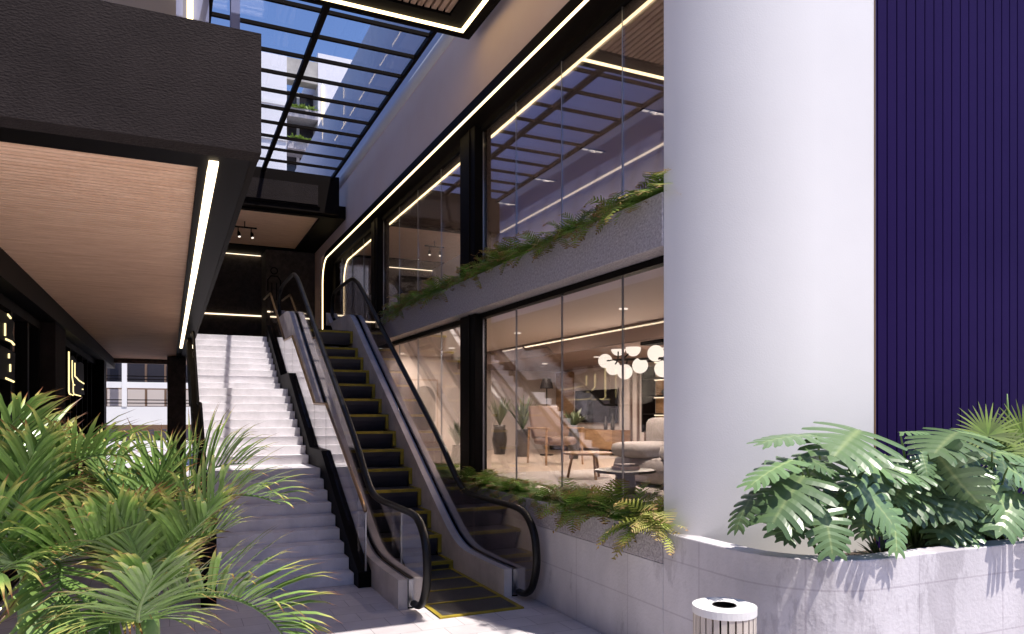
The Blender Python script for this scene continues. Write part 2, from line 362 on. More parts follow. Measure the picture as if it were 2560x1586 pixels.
# ---------------------------------------------------------------- right building: walls, portal, glazing
rb = thing('shop_building', 'two storey glazed shop with beige upper wall and dark lit portal frame', 'building', (WX, 10, 0))
mb = MB()
mb.box(WX, 4.9, 6.0, WX+.3, 24, 7.16); mb.box(WX, 19.25, 0.81, WX+.3, 24, 6.0)
mb.build('wall', M['beige'], rb)
mb = MB(); mb.tube([(WX+.05, 4.9, 7.27), (WX+.05, 24, 7.27)], .13, 20); mb.build('rounded_cornice', M['white'], rb, smooth=True)
mb = MB(); mb.box(WX+.12, 4.9, 7.2, WX+.5, 30, 9.8); mb.build('parapet_wall', M['facade'], rb)
mb = MB(); mb.box(WX+.5, 4.9, 6.8, 11, 24, 7.1); mb.build('roof_slab', M['facade'], rb)
# portal: dark lining ring in the wall, top at 5.84..6.0, rounded upper far corner
def portal_ring(x0, x1, off0, off1):
    "ring between offsets, in the (y, z) plane, open towards the camera"
    mbp = MB(); yb, zt, r0 = 18.95, 5.84, .55
    def path(o):
        p = [(4.9, zt+o)]
        for k in range(0, 9):
            a = math.pi/2*(1-k/8); rr_ = r0+o; p.append((yb-r0+rr_*math.cos(a), zt-r0+rr_*math.sin(a)))
        p.append((yb+o, UF)); return p
    A, B = path(off0), path(off1)
    for k in range(len(A)-1):
        mbp.prism_x([A[k], A[k+1], B[k+1], B[k]], x0, x1)
    return mbp
portal_ring(WX-.02, GX+.12, .024, .17).build('portal_frame', M['brown_metal'], rb)
portal_ring(WX-.026, WX-.002, .004, .022).build('led_strip', M['led'], rb)
portal_ring(WX-.004, GX-.02, .0245, .030).build('portal_lining', M['black'], rb)
# wall filling between far portal and beyond, and infill behind curve
mb = MB(); mb.box(GX-.02, 18.6, UF, GX+.1, 18.95, 5.86); mb.box(GX-.03, 4.9, 5.76, GX+.02, 18.95, 5.83); mb.build('head_rail', M['black'], rb)
def mull(mbm, y0, y1, z0, z1, x0=None): mbm.box((x0 or WX+.08), y0, z0, GX+.06, y1, z1)
for (y0, y1, z0, z1, nm) in ((9.05, 9.6, .99, 3.32, 'pier'), (9.05, 9.6, 3.67, 5.83, 'pier'), (14.1, 14.6, 3.67, 5.83, 'pier')):
    mb = MB(); mull(mb, y0, y1, z0, z1, GX-.12); mb.build(nm, M['black'], rb, bevel=.01)
    mb = MB(); mb.box(GX-.135, y0+.16, z0, GX-.123, y0+.19, z1); mb.build('pier_trim', M['brown_metal'], rb)
mb = MB(); mb.box(GX-.04, 4.9, 3.26, GX+.06, 15.8, 3.322); mb.build('head_frame', M['black'], rb)
mb = MB(); mb.box(GX-.04, 4.9, .985, GX+.06, 15.8, 1.10); mb.build('sill', M['black'], rb)
lowj = [4.78, 5.72, 6.88, 8.02, 9.05]; lowj2 = [9.6, 10.72, 11.89, 13.0, 14.2, 15.8]
for js in (lowj, lowj2):
    for a_, b_ in zip(js[:-1], js[1:]):
        mb = MB(); mb.box(GX, a_+.006, 1.10, GX+.012, b_-.006, 3.26); mb.build('window_pane', M['glass'], rb)
        mb = MB(); mb.box(GX-.003, b_-.005, 1.10, GX+.016, b_+.005, 3.26); mb.build('glass_joint', M['steel'], rb)
for js in ([4.78, 5.72, 6.88, 8.02, 9.05], [9.6, 10.72, 11.89, 13.0, 14.1], [14.6, 15.7, 16.8, 17.9, 18.9]):
    for a_, b_ in zip(js[:-1], js[1:]):
        mb = MB(); mb.box(GX, a_+.006, 3.67, GX+.012, b_-.006, 5.76); mb.build('window_pane', M['glass_up'], rb)
        mb = MB(); mb.box(GX-.003, b_-.005, 3.67, GX+.016, b_+.005, 5.76); mb.build('glass_joint', M['steel'], rb)
# shells of the two rooms
FL = 1.12
mb = MB(); mb.box(GX+.02, 4.82, .8, 9.2, 15.8, FL); mb.build('room_floor', M['boards'], rb)
mb = MB(); mb.box(GX+.02, 15.8, FL, 9.2, 16.0, 3.3); mb.box(8.6, 4.8, FL, 8.8, 15.8, 3.3); mb.box(5.2, 4.62, FL, 8.6, 4.8, 3.3); mb.build('room_wall', M['roomwall'], rb)
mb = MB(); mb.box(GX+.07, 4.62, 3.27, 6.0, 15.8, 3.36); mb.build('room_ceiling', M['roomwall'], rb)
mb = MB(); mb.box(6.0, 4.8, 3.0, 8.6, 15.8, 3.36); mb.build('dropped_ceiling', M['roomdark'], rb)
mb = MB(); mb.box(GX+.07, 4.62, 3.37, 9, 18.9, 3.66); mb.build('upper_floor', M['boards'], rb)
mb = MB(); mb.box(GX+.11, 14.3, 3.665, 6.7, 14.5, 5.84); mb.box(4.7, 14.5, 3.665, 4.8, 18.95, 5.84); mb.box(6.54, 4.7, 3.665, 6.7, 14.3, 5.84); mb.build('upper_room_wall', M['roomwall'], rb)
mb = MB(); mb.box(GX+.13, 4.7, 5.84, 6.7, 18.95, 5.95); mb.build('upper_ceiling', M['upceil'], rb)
mb = MB(); mb.box(6.35, 7.6, 5.81, 6.37, 14.2, 5.835); mb.build('cove_led', M['led_soft'], rb)
mb = MB(); mb.box(WX+.13, 15.8, 0.81, GX+.6, 19.3, 3.66); mb.build('base_wall', M['darkwall'], rb)
def area(name, loc, size, power, col, parent=None, rot=(0,0,0), sy=None):
    l = bpy.data.lights.new(name, 'AREA'); l.shape = 'RECTANGLE'; l.size = size; l.size_y = sy or size; l.energy = power; l.color = col
    o_ = bpy.data.objects.new(name, l); COL.objects.link(o_); o_.rotation_euler = rot
    if parent: o_.parent = parent; o_.location = Vector(loc)-world_loc(parent)
    else: o_.location = loc
    return o_
# recessed downlights
k = 0
for (x, y, z, pw) in [(6.9,13.2,2.998,38),(6.9,11.2,2.998,38),(6.9,9.2,2.998,38),(5.0,13.5,3.268,46),(5.0,10.5,3.268,46),(5.0,7.5,3.268,46),(8.2,10.0,2.998,34),(4.5,15.2,3.268,30)]:
    t = thing('ceiling_downlight', 'small round downlight in the ground floor ceiling, '+['above the armchair','behind the globe lamp','over the sofa','near the back wall in the pale ceiling','in the middle of the pale ceiling','nearest the white column','near the lit shelves','over the tall paintings'][k], 'downlight', (x,y,z), 'ground floor downlights')
    mb = MB(); mb.lathe((x,y,z-.012), [(.055,0),(.055,.010)], 16); mb.build('lens', M['lamp'], t)
    area('lamp', (x,y,z-.02), .09, pw, (1.0,.85,.71), t); k += 1
k = 0
ords = ['first','second','third','fourth','fifth','sixth','seventh','eighth','ninth','tenth','eleventh','twelfth','thirteenth','fourteenth','fifteenth','sixteenth','seventeenth','eighteenth','nineteenth','twentieth','twenty-first','twenty-second','twenty-third','twenty-fourth','twenty-fifth','twenty-sixth','twenty-seventh','twenty-eighth','twenty-ninth','thirtieth']+['thirty-'+w for w in ('first','second','third','fourth','fifth','sixth','seventh','eighth','ninth')]+['fortieth']
for y in (6.2, 7.7, 9.2, 10.7, 12.2, 13.5):
    t = thing('linear_downlight', 'triple square downlight in the upper shop ceiling, %s from the white column' % ords[k], 'downlight', (5.6,y,5.83), 'upper ceiling downlights')
    mb = MB(); mb.box(5.40,y-.035,5.828,5.80,y+.035,5.838); mb.build('housing', M['black'], t)
    mb = MB()
    for j in range(3): mb.box(5.42+j*.125,y-.022,5.822,5.51+j*.125,y+.022,5.830)
    mb.build('lens', M['lamp'], t)
    area('lamp', (5.6,y,5.815), .08, 13, (1.0,.84,.70), t); k += 1

# ---------------------------------------------------------------- skylight
sk = thing('skylight', 'glass skylight with a grid of dark bars over the stairs and escalator', 'skylight', (1.8, 11.4, 7.0))
for x, w_ in ((.46,.05), (1.784,.075), (3.205,.05)):
    mb = MB(); mb.box(x-w_/2, 8.0, 7.065, x+w_/2, 16.13, 7.14); mb.build('main_bar', M['brown_metal'], sk)
for i in range(12):
    y = 16.13-.667*(i+1)
    for (xa, xb) in ((.486,1.746),(1.822,3.179)):
        mb = MB(); mb.box(xa, y-.023, 7.08, xb, y+.023, 7.126); mb.build('cross_bar', M['brown_metal'], sk)
for (xa, xb) in ((.486,1.746),(1.822,3.179)):
    mb = MB(); mb.box(xa, 8.0, 7.128, xb, 16.13, 7.135); mb.build('glazing', M['glass_sky'], sk)

# ---------------------------------------------------------------- canopy over the entrance
cn = thing('timber_canopy', 'dark framed canopy with timber slats and a warm light line in front of the skylight', 'canopy', (1, 6.5, 6.7))
cx0, cx1, cy0, cy1 = -1.2, 3.42, 4.25, 8.60
mb = MB(); mb.box(cx0, cy0, 6.82, cx1, cy1, 7.05); mb.box(cx0, cy1-.05, 6.70, cx1, cy1, 6.82)
mb.box(cx1-.05, cy0, 6.70, cx1, cy1-.05, 6.82); mb.box(cx0, cy0, 6.70, cx0+.05, cy1-.05, 6.82); mb.box(cx0+.05, cy0, 6.70, cx1-.05, cy0+.05, 6.82)
# flat border
mb.box(cx0+.05, cy1-.13, 6.704, cx1-.05, cy1-.05, 6.81); mb.box(cx1-.13, cy0+.05, 6.704, cx1-.05, cy1-.13, 6.81)
mb.box(cx0+.05, cy1-.40, 6.716, cx1-.175, cy1-.175, 6.81); mb.box(cx1-.40, cy0+.05, 6.716, cx1-.175, cy1-.40, 6.81)
mb.build('frame', M['black'], cn)
mb = MB(); mb.box(cx0+.05, cy1-.174, 6.695, cx1-.131, cy1-.131, 6.80); mb.box(cx1-.174, cy0+.05, 6.695, cx1-.131, cy1-.175, 6.80); mb.build('led_strip', M['led'], cn)
mb = MB(); x = cx1-.47
while x > cx0+.4: mb.box(x, cy0+.1, 6.74, x+.06, cy1-.41, 6.80); x -= .085
mb.build('slats', M['wood_y'], cn, bevel=.006)
# cross beam at the far end of the skylight and lobby ceiling
bm_ = thing('lobby_beam', 'dark deep beam closing the far end of the skylight', 'beam', (2, 16.2, 6.33))
mb = MB(); mb.box(.3, 16.13, 6.33, 3.362, 16.30, 7.145); mb.box(.72, 16.10, 6.44, 2.95, 16.13, 6.94); mb.build('beam', M['brown_metal'], bm_)
mb = MB(); mb.box(.68, 16.085, 6.48, 2.90, 16.10, 6.90); mb.build('inset_panel', M['stucco'], bm_)
lc = thing('lobby_ceiling', 'warm timber slatted ceiling above the upper lobby', 'ceiling', (1.6, 18.5, 6.33))
mb = MB(); y = 16.48
while y < 20.0: mb.box(-.9, y, 6.335, 3.00, y+.05, 6.37); y += .062
mb.build('slats', M['wood'], lc)
mb = MB(); mb.box(-1.0, 16.30, 6.372, WX-.004, 21.3, 6.57); mb.box(3.00, 16.30, 6.29, WX-.004, 21.3, 6.37); mb.box(-1.0, 16.30, 6.29, 3.00, 16.46, 6.37); mb.box(-1.0, 20.03, 6.32, 3.00, 21.3, 6.37); mb.build('surround', M['black'], lc)
ll = thing('dark_lobby_wall', 'dark textured wall at the back of the upper lobby', 'wall', (1.5, 21.2, UF))
mb = MB(); mb.box(-1.0, 21.16, UF, 2.285, 21.4, 6.318); mb.build('wall', M['darkwall'], ll)
mb = MB(); mb.box(2.287, 20.12, UF, WX-.004, 21.4, 6.288); mb.build('projecting_wall', M['darkwall'], ll)
mb = MB(); mb.box(.55, 21.13, 4.63, 2.28, 21.157, 4.665); mb.build('led_line', M['led_soft'], ll)
mb = MB(); mb.box(2.32, 20.09, 4.63, 3.3, 20.117, 4.665); mb.build('led_line', M['led_soft'], ll)
mb = MB(); mb.box(.3, 21.10, 6.285, 2.26, 21.14, 6.30); mb.build('wall_washer', M['led_soft'], ll)
pc = thing('restroom_pictogram', 'small black restroom figure sign on the dark lobby wall', 'sign', (2.49, 20.10, 5.2))
mb = MB(); cx_, cz_, yp = 2.49, 5.43, 20.105
mb.tube([(cx_+.085*math.cos(t*math.pi/8), yp, cz_+.30+.085*math.sin(t*math.pi/8)) for t in range(17)], .013, 6)
mb.tube([(cx_-.16,yp,cz_-.24),(cx_-.16,yp,cz_+.05),(cx_-.08,yp,cz_+.16),(cx_+.08,yp,cz_+.16),(cx_+.16,yp,cz_+.05),(cx_+.16,yp,cz_-.24)], .015, 6)
mb.tube([(cx_-.06,yp,cz_-.02),(cx_-.06,yp,cz_-.47)], .013, 6); mb.tube([(cx_+.06,yp,cz_-.02),(cx_+.06,yp,cz_-.47)], .013, 6)
mb.build('figure', M['black'], pc)
ts = thing('track_light', 'black ceiling track with two small spotlights under the lobby timber ceiling', 'track light', (1.63, 18.6, 6.2))
T0 = Vector((1.28, 17.6, 6.18)); T1 = T0+Vector((.52,0,0))
mb = MB(); mb.box(T0.x, T0.y-.02, 6.18, T1.x, T0.y+.02, 6.21); mb.box(T0.x+.25,T0.y-.01,6.21,T0.x+.27,T0.y+.01,6.335); mb.build('track', M['black'], ts)
for q in (.12, .40):
    mb = MB(); mb.tube([(T0.x+q, T0.y, 6.18),(T0.x+q, T0.y, 6.11),(T0.x+q+.01, T0.y-.04, 6.05),(T0.x+q+.02,T0.y-.08,5.96)], [.01,.012,.035,.04], 8)
    sp_ = mb.build('spotlight', M['black'], ts)
    mb = MB(); mb.tube([(T0.x+q+.02,T0.y-.082,5.959),(T0.x+q+.021,T0.y-.085,5.952)], .03, 8); mb.build('lens', M['lamp'], sp_)

# ---------------------------------------------------------------- left upper walkway and soffit
lb = thing('walkway_block', 'dark stucco fronted walkway with timber slatted soffit and a long light strip', 'walkway', (0, 4.45, 3.5))
mb = MB(); mb.box(-30, 4.45, 3.50, .48, 4.62, 4.19); mb.build('fascia', M['stucco'], lb)
mb = MB(); mb.box(.44, 4.62, 3.503, .479, 21, 4.187); mb.build('side_fascia', M['brown_metal'], lb)
mb = MB(); mb.box(-30, 4.62, 3.61, .44, 24, 3.67); mb.build('deck', M['paving'], lb)
mb = MB(); mb.box(-3, 4.62, 3.504, .438, 4.885, 3.608); mb.box(.16, 4.885, 3.504, .21, 24.0, 3.608); mb.box(.21+.058, 4.885, 3.504, .438, 24.0, 3.608)
mb.box(-1.7, 4.885, 3.27, -1.42, 24.0, 3.606); mb.box(.19,4.885,3.55,.27,24,3.607); mb.build('dark_border', M['black'], lb)
mb = MB(); mb.box(.212, 4.72, 3.488, .266, 18.6, 3.52); mb.build('led_strip', M['led_left'], lb)
mb = MB(); y = 4.89; i = 0
while y < 23.4:
    h_ = .012*math.sin(i*1.7)*0+.0
    mb.prism_x([(y,3.60),(y+.003,3.553),(y+.014,3.530),(y+.038,3.530),(y+.050,3.553),(y+.053,3.60)], -1.42, .158); y += .070; i += 1
mb.build('slats', M['wood'], lb, smooth=False)
mb = MB(); mb.box(-1.42, 23.4, 3.40, .16, 23.5, 3.605); mb.build('end_panel', M['darkwall'], lb)
mb = MB(); mb.box(.44, 16.92, 3.40, WX-.02, 22.3, 3.664); mb.build('lobby_floor', M['stone'], lb)
pr = thing('dark_pier', 'dark textured pier under the far end of the timber soffit', 'pillar', (.2, 22, 0))
mb = MB(); mb.box(-.06, 21.6, 0, .40, 22.9, 3.49); mb.build('shaft', M['darkwall'], pr, bevel=.01)

# ---------------------------------------------------------------- left shopfront
sf = thing('glazed_shopfront', 'dark glazed shopfront under the timber soffit on the left', 'building', (-1.6, 12, 0))
mb = MB(); mb.box(-1.75, 12.1, 0, -1.46, 13.2, 3.27); mb.build('pier', M['stucco'], sf)
mb = MB(); mb.box(-1.72, 20.3, 0, -1.44, 21.0, 3.27); mb.build('pier', M['black'], sf)
for (y0, y1, ms) in ((4.9, 12.1, (6.0, 7.5, 9.9, 11.0, 11.9)), (13.2, 20.3, (13.4, 14.4, 15.4, 16.4, 17.4, 18.4, 19.4))):
    w_ = .12 if y0 < 10 else .04
    mb = MB(); mb.box(-1.72, y0, .05, -1.70, y1, 3.15); mb.build('window_pane', M['glass_dark'], sf)
    for q in ms:
        mb = MB(); mb.box(-1.76, q, 0, -1.63, q+w_, 3.15); mb.build('mullion', M['black'], sf)
    mb = MB(); mb.box(-1.76, y0, 3.15, -1.62, y1, 3.268); mb.box(-1.76, y0, .0, -1.62, y1, .25); mb.build('frame_rail', M['brown_metal'], sf)
mb = MB(); mb.box(-6, 4.9, 3.3, -1.71, 24, 3.45); mb.box(-6.2, 4.9, 0, -6, 24, 3.3); mb.box(-6,23.8,0,-1.72,24,3.3); mb.box(-6,4.7,0,-1.71,4.89,3.3); mb.build('room_shell', M['bluegrey'], sf)
mb = MB(); mb.box(-5.9, 4.9, .002, -1.7, 23.7, .02); mb.build('room_floor', M['boards'], sf)
# luminous signs: raised dark letters with lit tubes
def letters(name, label, y0, sgn):
    t = thing(name, label, 'sign', (-1.5, y0, 2.3)); return t
t = letters('lit_sign', 'dark sign with warm neon outline strokes on the far shopfront bay', 14.4, 1)
mb = MB(); mb.prism_x([(14.55,3.03),(14.9,2.98),(15.2,3.02),(15.9,2.92),(16.3,2.98),(16.9,2.97),(17.0,2.7),(16.9,2.5),(17.1,2.36),(14.55,2.33)], -1.62, -1.56); mb.build('letter_body', M['black'], t)
def tubes(t, strokes, r=.011):
    for st in strokes:
        mb = MB(); mb.tube([(-1.555, y, z) for y, z in st], r, 8); mb.build('neon_stroke', M['neon'], t)
tubes(t, [[(14.50,3.04),(14.50,2.36),(14.58,2.32),(15.1,2.31)], [(14.95,2.92),(14.95,2.62),(15.1,2.52),(15.1,2.38),(15.2,2.33),(16.3,2.32)], [(15.35,2.90),(15.35,2.66),(15.7,2.64),(16.0,2.61),(16.9,2.58)], [(15.2,2.5),(15.35,2.5)], [(16.6,2.46),(16.75,2.46)]])
t = letters('lit_sign', 'dark sign with warm neon outline strokes at the left edge, nearer shopfront bay', 9.2, 1)
mb = MB(); mb.prism_x([(8.2,3.05),(9.3,3.05),(9.68,3.0),(9.6,2.88),(9.72,2.76),(8.2,2.74)], -1.62, -1.56); mb.prism_x([(8.2,2.70),(9.3,2.68),(9.76,2.66),(9.70,2.36),(8.2,2.33)], -1.62, -1.56); mb.build('letter_body', M['black'], t)
tubes(t, [[(9.3,3.04),(9.45,3.02)], [(9.15,2.93),(9.15,2.80)], [(9.2,2.77),(9.5,2.77),(9.64,2.75)], [(9.35,2.63),(9.35,2.58)], [(9.42,2.52),(9.42,2.44)], [(9.2,2.36),(9.62,2.34)], [(8.4,2.98),(8.4,2.4),(8.8,2.36)]])

# ---------------------------------------------------------------- staircase
st = thing('stone_staircase', 'wide pale stone staircase with two landings rising beside the escalator', 'staircase', (1.2, 8.5, 0))
lev = []    # (y front, y back, z top)
z = 0
for i in range(9): lev.append([8.50+.262*i, 8.50+.262*(i+1), .1347*(i+1)])
lev[8][1] = 11.57
for i in range(9): lev.append([11.57+.27*i, 11.57+.27*(i+1), 1.212+.1352*(i+1)])
lev[17][1] = 14.78
for i in range(9): lev.append([14.78+.267*i, 14.78+.267*(i+1), 2.43+.1378*(i+1)])
lev[26][1] = 17.3
for i, (a_, b_, zt) in enumerate(lev):
    mb = MB(); mb.box(SX0, a_, max(0, zt-.1375), SX1-.002, b_+(.3 if i < 26 else 0), zt-.0)
    # keep hidden overlap a hair lower than the tread above
    mb.build('step', M['stone'], st, bevel=.006)
mb = MB(); mb.prism_x([(8.55,0),(16.9,0),(16.9,3.45)]+[(lev[i][1], lev[i][2]-.14) for i in (26,)][:0]+[(14.78,2.28),(13.73,2.28),(11.57,1.06),(10.6,1.06)], SX0+.01, SX1-.01); mb.build('base', M['darkwall'], st)
prof = [(8.25,0),(8.25,.05),(8.52,.42),(10.6,1.50),(11.57,1.50),(13.75,2.70),(14.78,2.70),(16.95,3.95),(17.0,3.4),(14.8,2.1),(13.7,2.1),(11.6,.9),(10.6,.9),(9.3,0)]
mb = MB()
def strip(mbx, xs, top, drop, x0, x1):
    for (a_, b_) in zip(top[:-1], top[1:]):
        mbx.prism_x([(a_[0],a_[1]),(b_[0],b_[1]),(b_[0],max(0,b_[1]-drop)),(a_[0],max(0,a_[1]-drop))], x0, x1)
topR = [(8.30,.18),(8.62,.34),(10.58,1.46),(11.50,1.47),(13.75,2.72),(14.75,2.72),(16.95,3.93)]
mb = MB(); strip(mb, None, topR, 4, SX1+.002, 2.095); mb.build('stringer', M['black'], st)
mb = MB(); strip(mb, None, topR, .6, SX0-.10, SX0-.002); mb.build('stringer', M['brown_metal'], st)
mb = MB(); mb.box(SX0-.13, 8.15, 0, SX0+.02, 8.32, .95); mb.build('newel_post', M['black'], st, bevel=.004)
railR = [(8.27,.86),(8.62,1.06),(10.58,2.10),(11.50,2.12),(13.75,3.37),(14.75,3.38),(16.95,4.62),(18.2,4.66)]
for (xg, nm) in ((2.02, 'r'), (SX0-.05, 'l')):
    for (a_, b_, ta, tb) in zip(railR[:-2], railR[1:-1], topR[:-1], topR[1:]):
        mb = MB(); mb.prism_x([(a_[0]+.01,a_[1]-.0),(b_[0]-.01,b_[1]-.0),(tb[0]-.01,tb[1]+.003),(ta[0]+.01,ta[1]+.003)], xg-.006, xg+.006); mb.build('glass_panel', M['glass_rail'], st)
    mb = MB(); mb.tube([(xg, p[0], p[1]+.02) for p in railR], .022, 8); mb.build('handrail', M['brass'] if nm == 'r' else M['black'], st, smooth=True)
mb = MB(); mb.box(2.012, 8.245, .20, 2.028, 8.258, .86); mb.build('lit_glass_edge', M['steel'], st)

# ---------------------------------------------------------------- escalator
es = thing('escalator', 'single escalator with concrete cheeks, black handrails and yellow edged steps', 'escalator', (2.8, 7.2, 0))
def smoothpath(P_, n=6):
    out = []
    for i in range(len(P_)-1):
        p0 = Vector((*P_[max(i-1,0)],0)); p1 = Vector((*P_[i],0)); p2 = Vector((*P_[i+1],0)); p3 = Vector((*P_[min(i+2,len(P_)-1)],0))
        for k in range(n):
            t_ = k/n
            q = .5*((2*p1)+(-p0+p2)*t_+(2*p0-5*p1+4*p2-p3)*t_*t_+(-p0+3*p1-3*p2+p3)*t_**3)
            out.append((q.x, q.y))
    out.append(P_[-1]); return out
deck = smoothpath([(7.22,.30),(8.0,.30),(8.5,.325),(8.85,.42),(9.2,.60),(9.8,.958),(12,2.30),(13.6,3.276),(14.2,3.66),(14.6,3.90),(14.9,3.99),(15.4,4.02),(17.2,4.02)])
rail = smoothpath([(7.12,.075),(6.95,.09),(6.80,.19),(6.71,.38),(6.70,.56),(6.76,.76),(6.92,.91),(7.16,.97),(7.7,.975),(8.45,.98),(8.8,1.04),(9.15,1.24),(9.8,1.70),(12,3.04),(13.6,4.02),(14.4,4.50),(14.8,4.68),(15.2,4.76),(16.6,4.76),(16.95,4.68),(17.12,4.45),(17.05,4.22),(16.85,4.12)], 6)
def at(path, y):
    for a_, b_ in zip(path[:-1], path[1:]):
        if a_[0] <= y <= b_[0]: 
            t_ = (y-a_[0])/max(1e-6, b_[0]-a_[0]); return a_[1]+(b_[1]-a_[1])*t_
    return path[-1][1]
for (x0, x1) in ((EL0, EL1), (ER0, ER1)):
    mid = (x0+x1)/2
    def under(y): return max(0, .61*(y-8.9)-.75)
    mb = MB()
    for a_, b_ in zip(deck[:-1], deck[1:]):
        mb.prism_x([(a_[0],a_[1]),(b_[0],b_[1]),(b_[0],under(b_[0])),(a_[0],under(a_[0]))], x0, mid-.035)
        mb.prism_x([(a_[0],a_[1]),(b_[0],b_[1]),(b_[0],under(b_[0])),(a_[0],under(a_[0]))], mid+.035, x1)
    mb.build('concrete_cheek', M['soft_concrete'], es)
    mb = MB()
    for a_, b_ in zip(deck[:-1], deck[1:]):
        mb.prism_x([(a_[0],a_[1]-.02),(b_[0],b_[1]-.02),(b_[0],under(b_[0])),(a_[0],under(a_[0]))], mid-.033, mid+.033)
    mb.build('deck_channel', M['black'], es)
    mb = MB()
    for s_ in (-1, 1):
        mb.tube([(mid+s_*.032, p[0], p[1]+.006) for p in deck], .007, 6)
    mb.box(mid-.03, 7.20, .02, mid+.03, 7.235, .30)
    mb.build('steel_trim', M['steel'], es)
    mb = MB(); mb.tube([(mid, y, z) for y, z in rail], .034, 10, sx=1.25); mb.build('handrail', M['rubber'], es, smooth=True)
    # balustrade glass: between deck and handrail, in panels
    ups = [p for p in rail if p[0] >= 6.72]
    def railz(y):
        best = 0
        for a_, b_ in zip(rail[:-1], rail[1:]):
            lo_, hi_ = min(a_[0], b_[0]), max(a_[0], b_[0])
            if lo_ <= y <= hi_ and hi_-lo_ > 1e-5:
                t_ = (y-a_[0])/(b_[0]-a_[0]); best = max(best, a_[1]+(b_[1]-a_[1])*t_)
        return best
    def lowz(y):
        if y < 7.22:
            lo = 9
            for a_, b_ in zip(rail[:-1], rail[1:]):
                l_, h_ = min(a_[0], b_[0]), max(a_[0], b_[0])
                if l_ <= y <= h_ and h_-l_ > 1e-5 and a_[1] < .6:
                    t_ = (y-a_[0])/(b_[0]-a_[0]); lo = min(lo, a_[1]+(b_[1]-a_[1])*t_)
            return .1 if lo > 2 else lo
        return at(deck, y)-.02
    cuts = [6.73, 8.4, 9.9, 11.5, 13.1, 14.7, 16.9]
    for ya, yb in zip(cuts[:-1], cuts[1:]):
        mb = MB(); n = 16; ys = [ya+.004+(yb-ya-.008)*k/n for k in range(n+1)]
        for k in range(n):
            mb.prism_x([(ys[k],railz(ys[k])-.01),(ys[k+1],railz(ys[k+1])-.01),(ys[k+1],lowz(ys[k+1])),(ys[k],lowz(ys[k]))], mid-.005, mid+.005)
        # drop internal faces between slices
        keep = [i for i in range(len(mb.f)) if not ((i % 6) in (3, 5))]
        mb.f = [mb.f[i] for i in keep]; mb.uv = [mb.uv[i] for i in keep]; mb.mi = [mb.mi[i] for i in keep]
        mb.build('balustrade_glass', M['glass_rail'], es)
# steps
sx0, sx1 = EL1+.004, ER0-.004
for k in range(14):
    zt = .11+.265*k; yf = 8.79+.4345*k
    if k > 11: zt = [0,0,0,0,0,0,0,0,0,0,0,0,.11+.265*11+.21,3.60][k]
    yb = yf+.4345+.04
    mb = MB()
    n = 5; h0 = max(0.0, zt-.40)
    arc = [(yf, zt-.035), (yf+.012, zt-.10), (yf+.04, zt-.18), (yf+.075, zt-.262)]
    body = [(yb, zt), (yf, zt)]+arc+[(yb, zt-.262)]
    mb.prism_x(body, sx0+.055, sx1-.055); s_ = mb.build('step', M['tread'], es)
    mb = MB(); mb.box(sx0, yf-.008, zt-.035, sx1, yf+.05, zt+.006)
    for q in (sx0, sx1-.05): mb.box(q, yf+.052, zt-.03, q+.05, yb-.04, zt+.005)
    mb.box(sx1-.05, yf-.004, zt-.235, sx1, yf+.02, zt-.037)
    mb.build('yellow_edge', M['yellow'], s_)
fp = [6.72, 7.22, 7.74, 8.26, 8.76]
mb = MB(); mb.box(sx0, 6.76, .0, sx1, 8.80, .012); pl_ = mb.build('floor_plate', M['plate'], es)
mb = MB()
for y in fp: mb.box(sx0, y, .001, sx1, y+.045, .018)
mb.box(sx0, 6.766, .0015, sx0+.045, 8.75, .017); mb.box(sx1-.045, 6.766, .0015, sx1, 8.75, .017); mb.build('yellow_border', M['yellow'], pl_)
mb = MB(); mb.box(EL1+.002, 14.8, 3.60, ER0-.002, 17.2, 3.655); mb.build('floor_plate', M['plate'], es)
mb = MB(); mb.prism_x([(8.9,0),(9.5,0),(16.9,3.3),(16.9,3.5),(15,3.3),(9.3,.05)], EL1, ER0); mb.build('truss_cover', M['black'], es)

# ---------------------------------------------------------------- litter bin
bx, by = 2.84, 3.74
B0 = P(1811, 1513, 4.42); bx, by = B0.x, B0.y; zb = B0.z
bn = thing('litter_bin', 'round litter bin with white rimmed lid and vertical timber slats', 'litter bin', (bx, by, 0))
rb_ = .185
mb = MB(); mb.lathe((bx,by,0), [(rb_-.03,.02),(rb_-.03,zb-.04)], 32); mb.build('liner', M['black'], bn, smooth=False)
mb = MB()
for i in range(26):
    a0 = 2*math.pi*i/26+.03; a1 = 2*math.pi*(i+1)/26-.03; am = (a0+a1)/2
    # open mouth low on the front
    z0 = .04
    facing = math.cos(am-math.radians(-105))
    if facing > .80: z0 = zb-.17
    q = [(bx+(rb_-.02)*math.cos(a0),by+(rb_-.02)*math.sin(a0)),(bx+rb_*math.cos(a0),by+rb_*math.sin(a0)),(bx+rb_*math.cos(a1),by+rb_*math.sin(a1)),(bx+(rb_-.02)*math.cos(a1),by+(rb_-.02)*math.sin(a1))]
    mb.prism_z(q, z0, zb-.045)
mslat = mat('bin_slats', (.55,.48,.42), .6); noisy(mslat, (.44,.38,.33), (.62,.55,.48), 4, 8, (3,3,.6))
mb.build('slats', mslat, bn, bevel=.002)
mb = MB(); i0 = 0
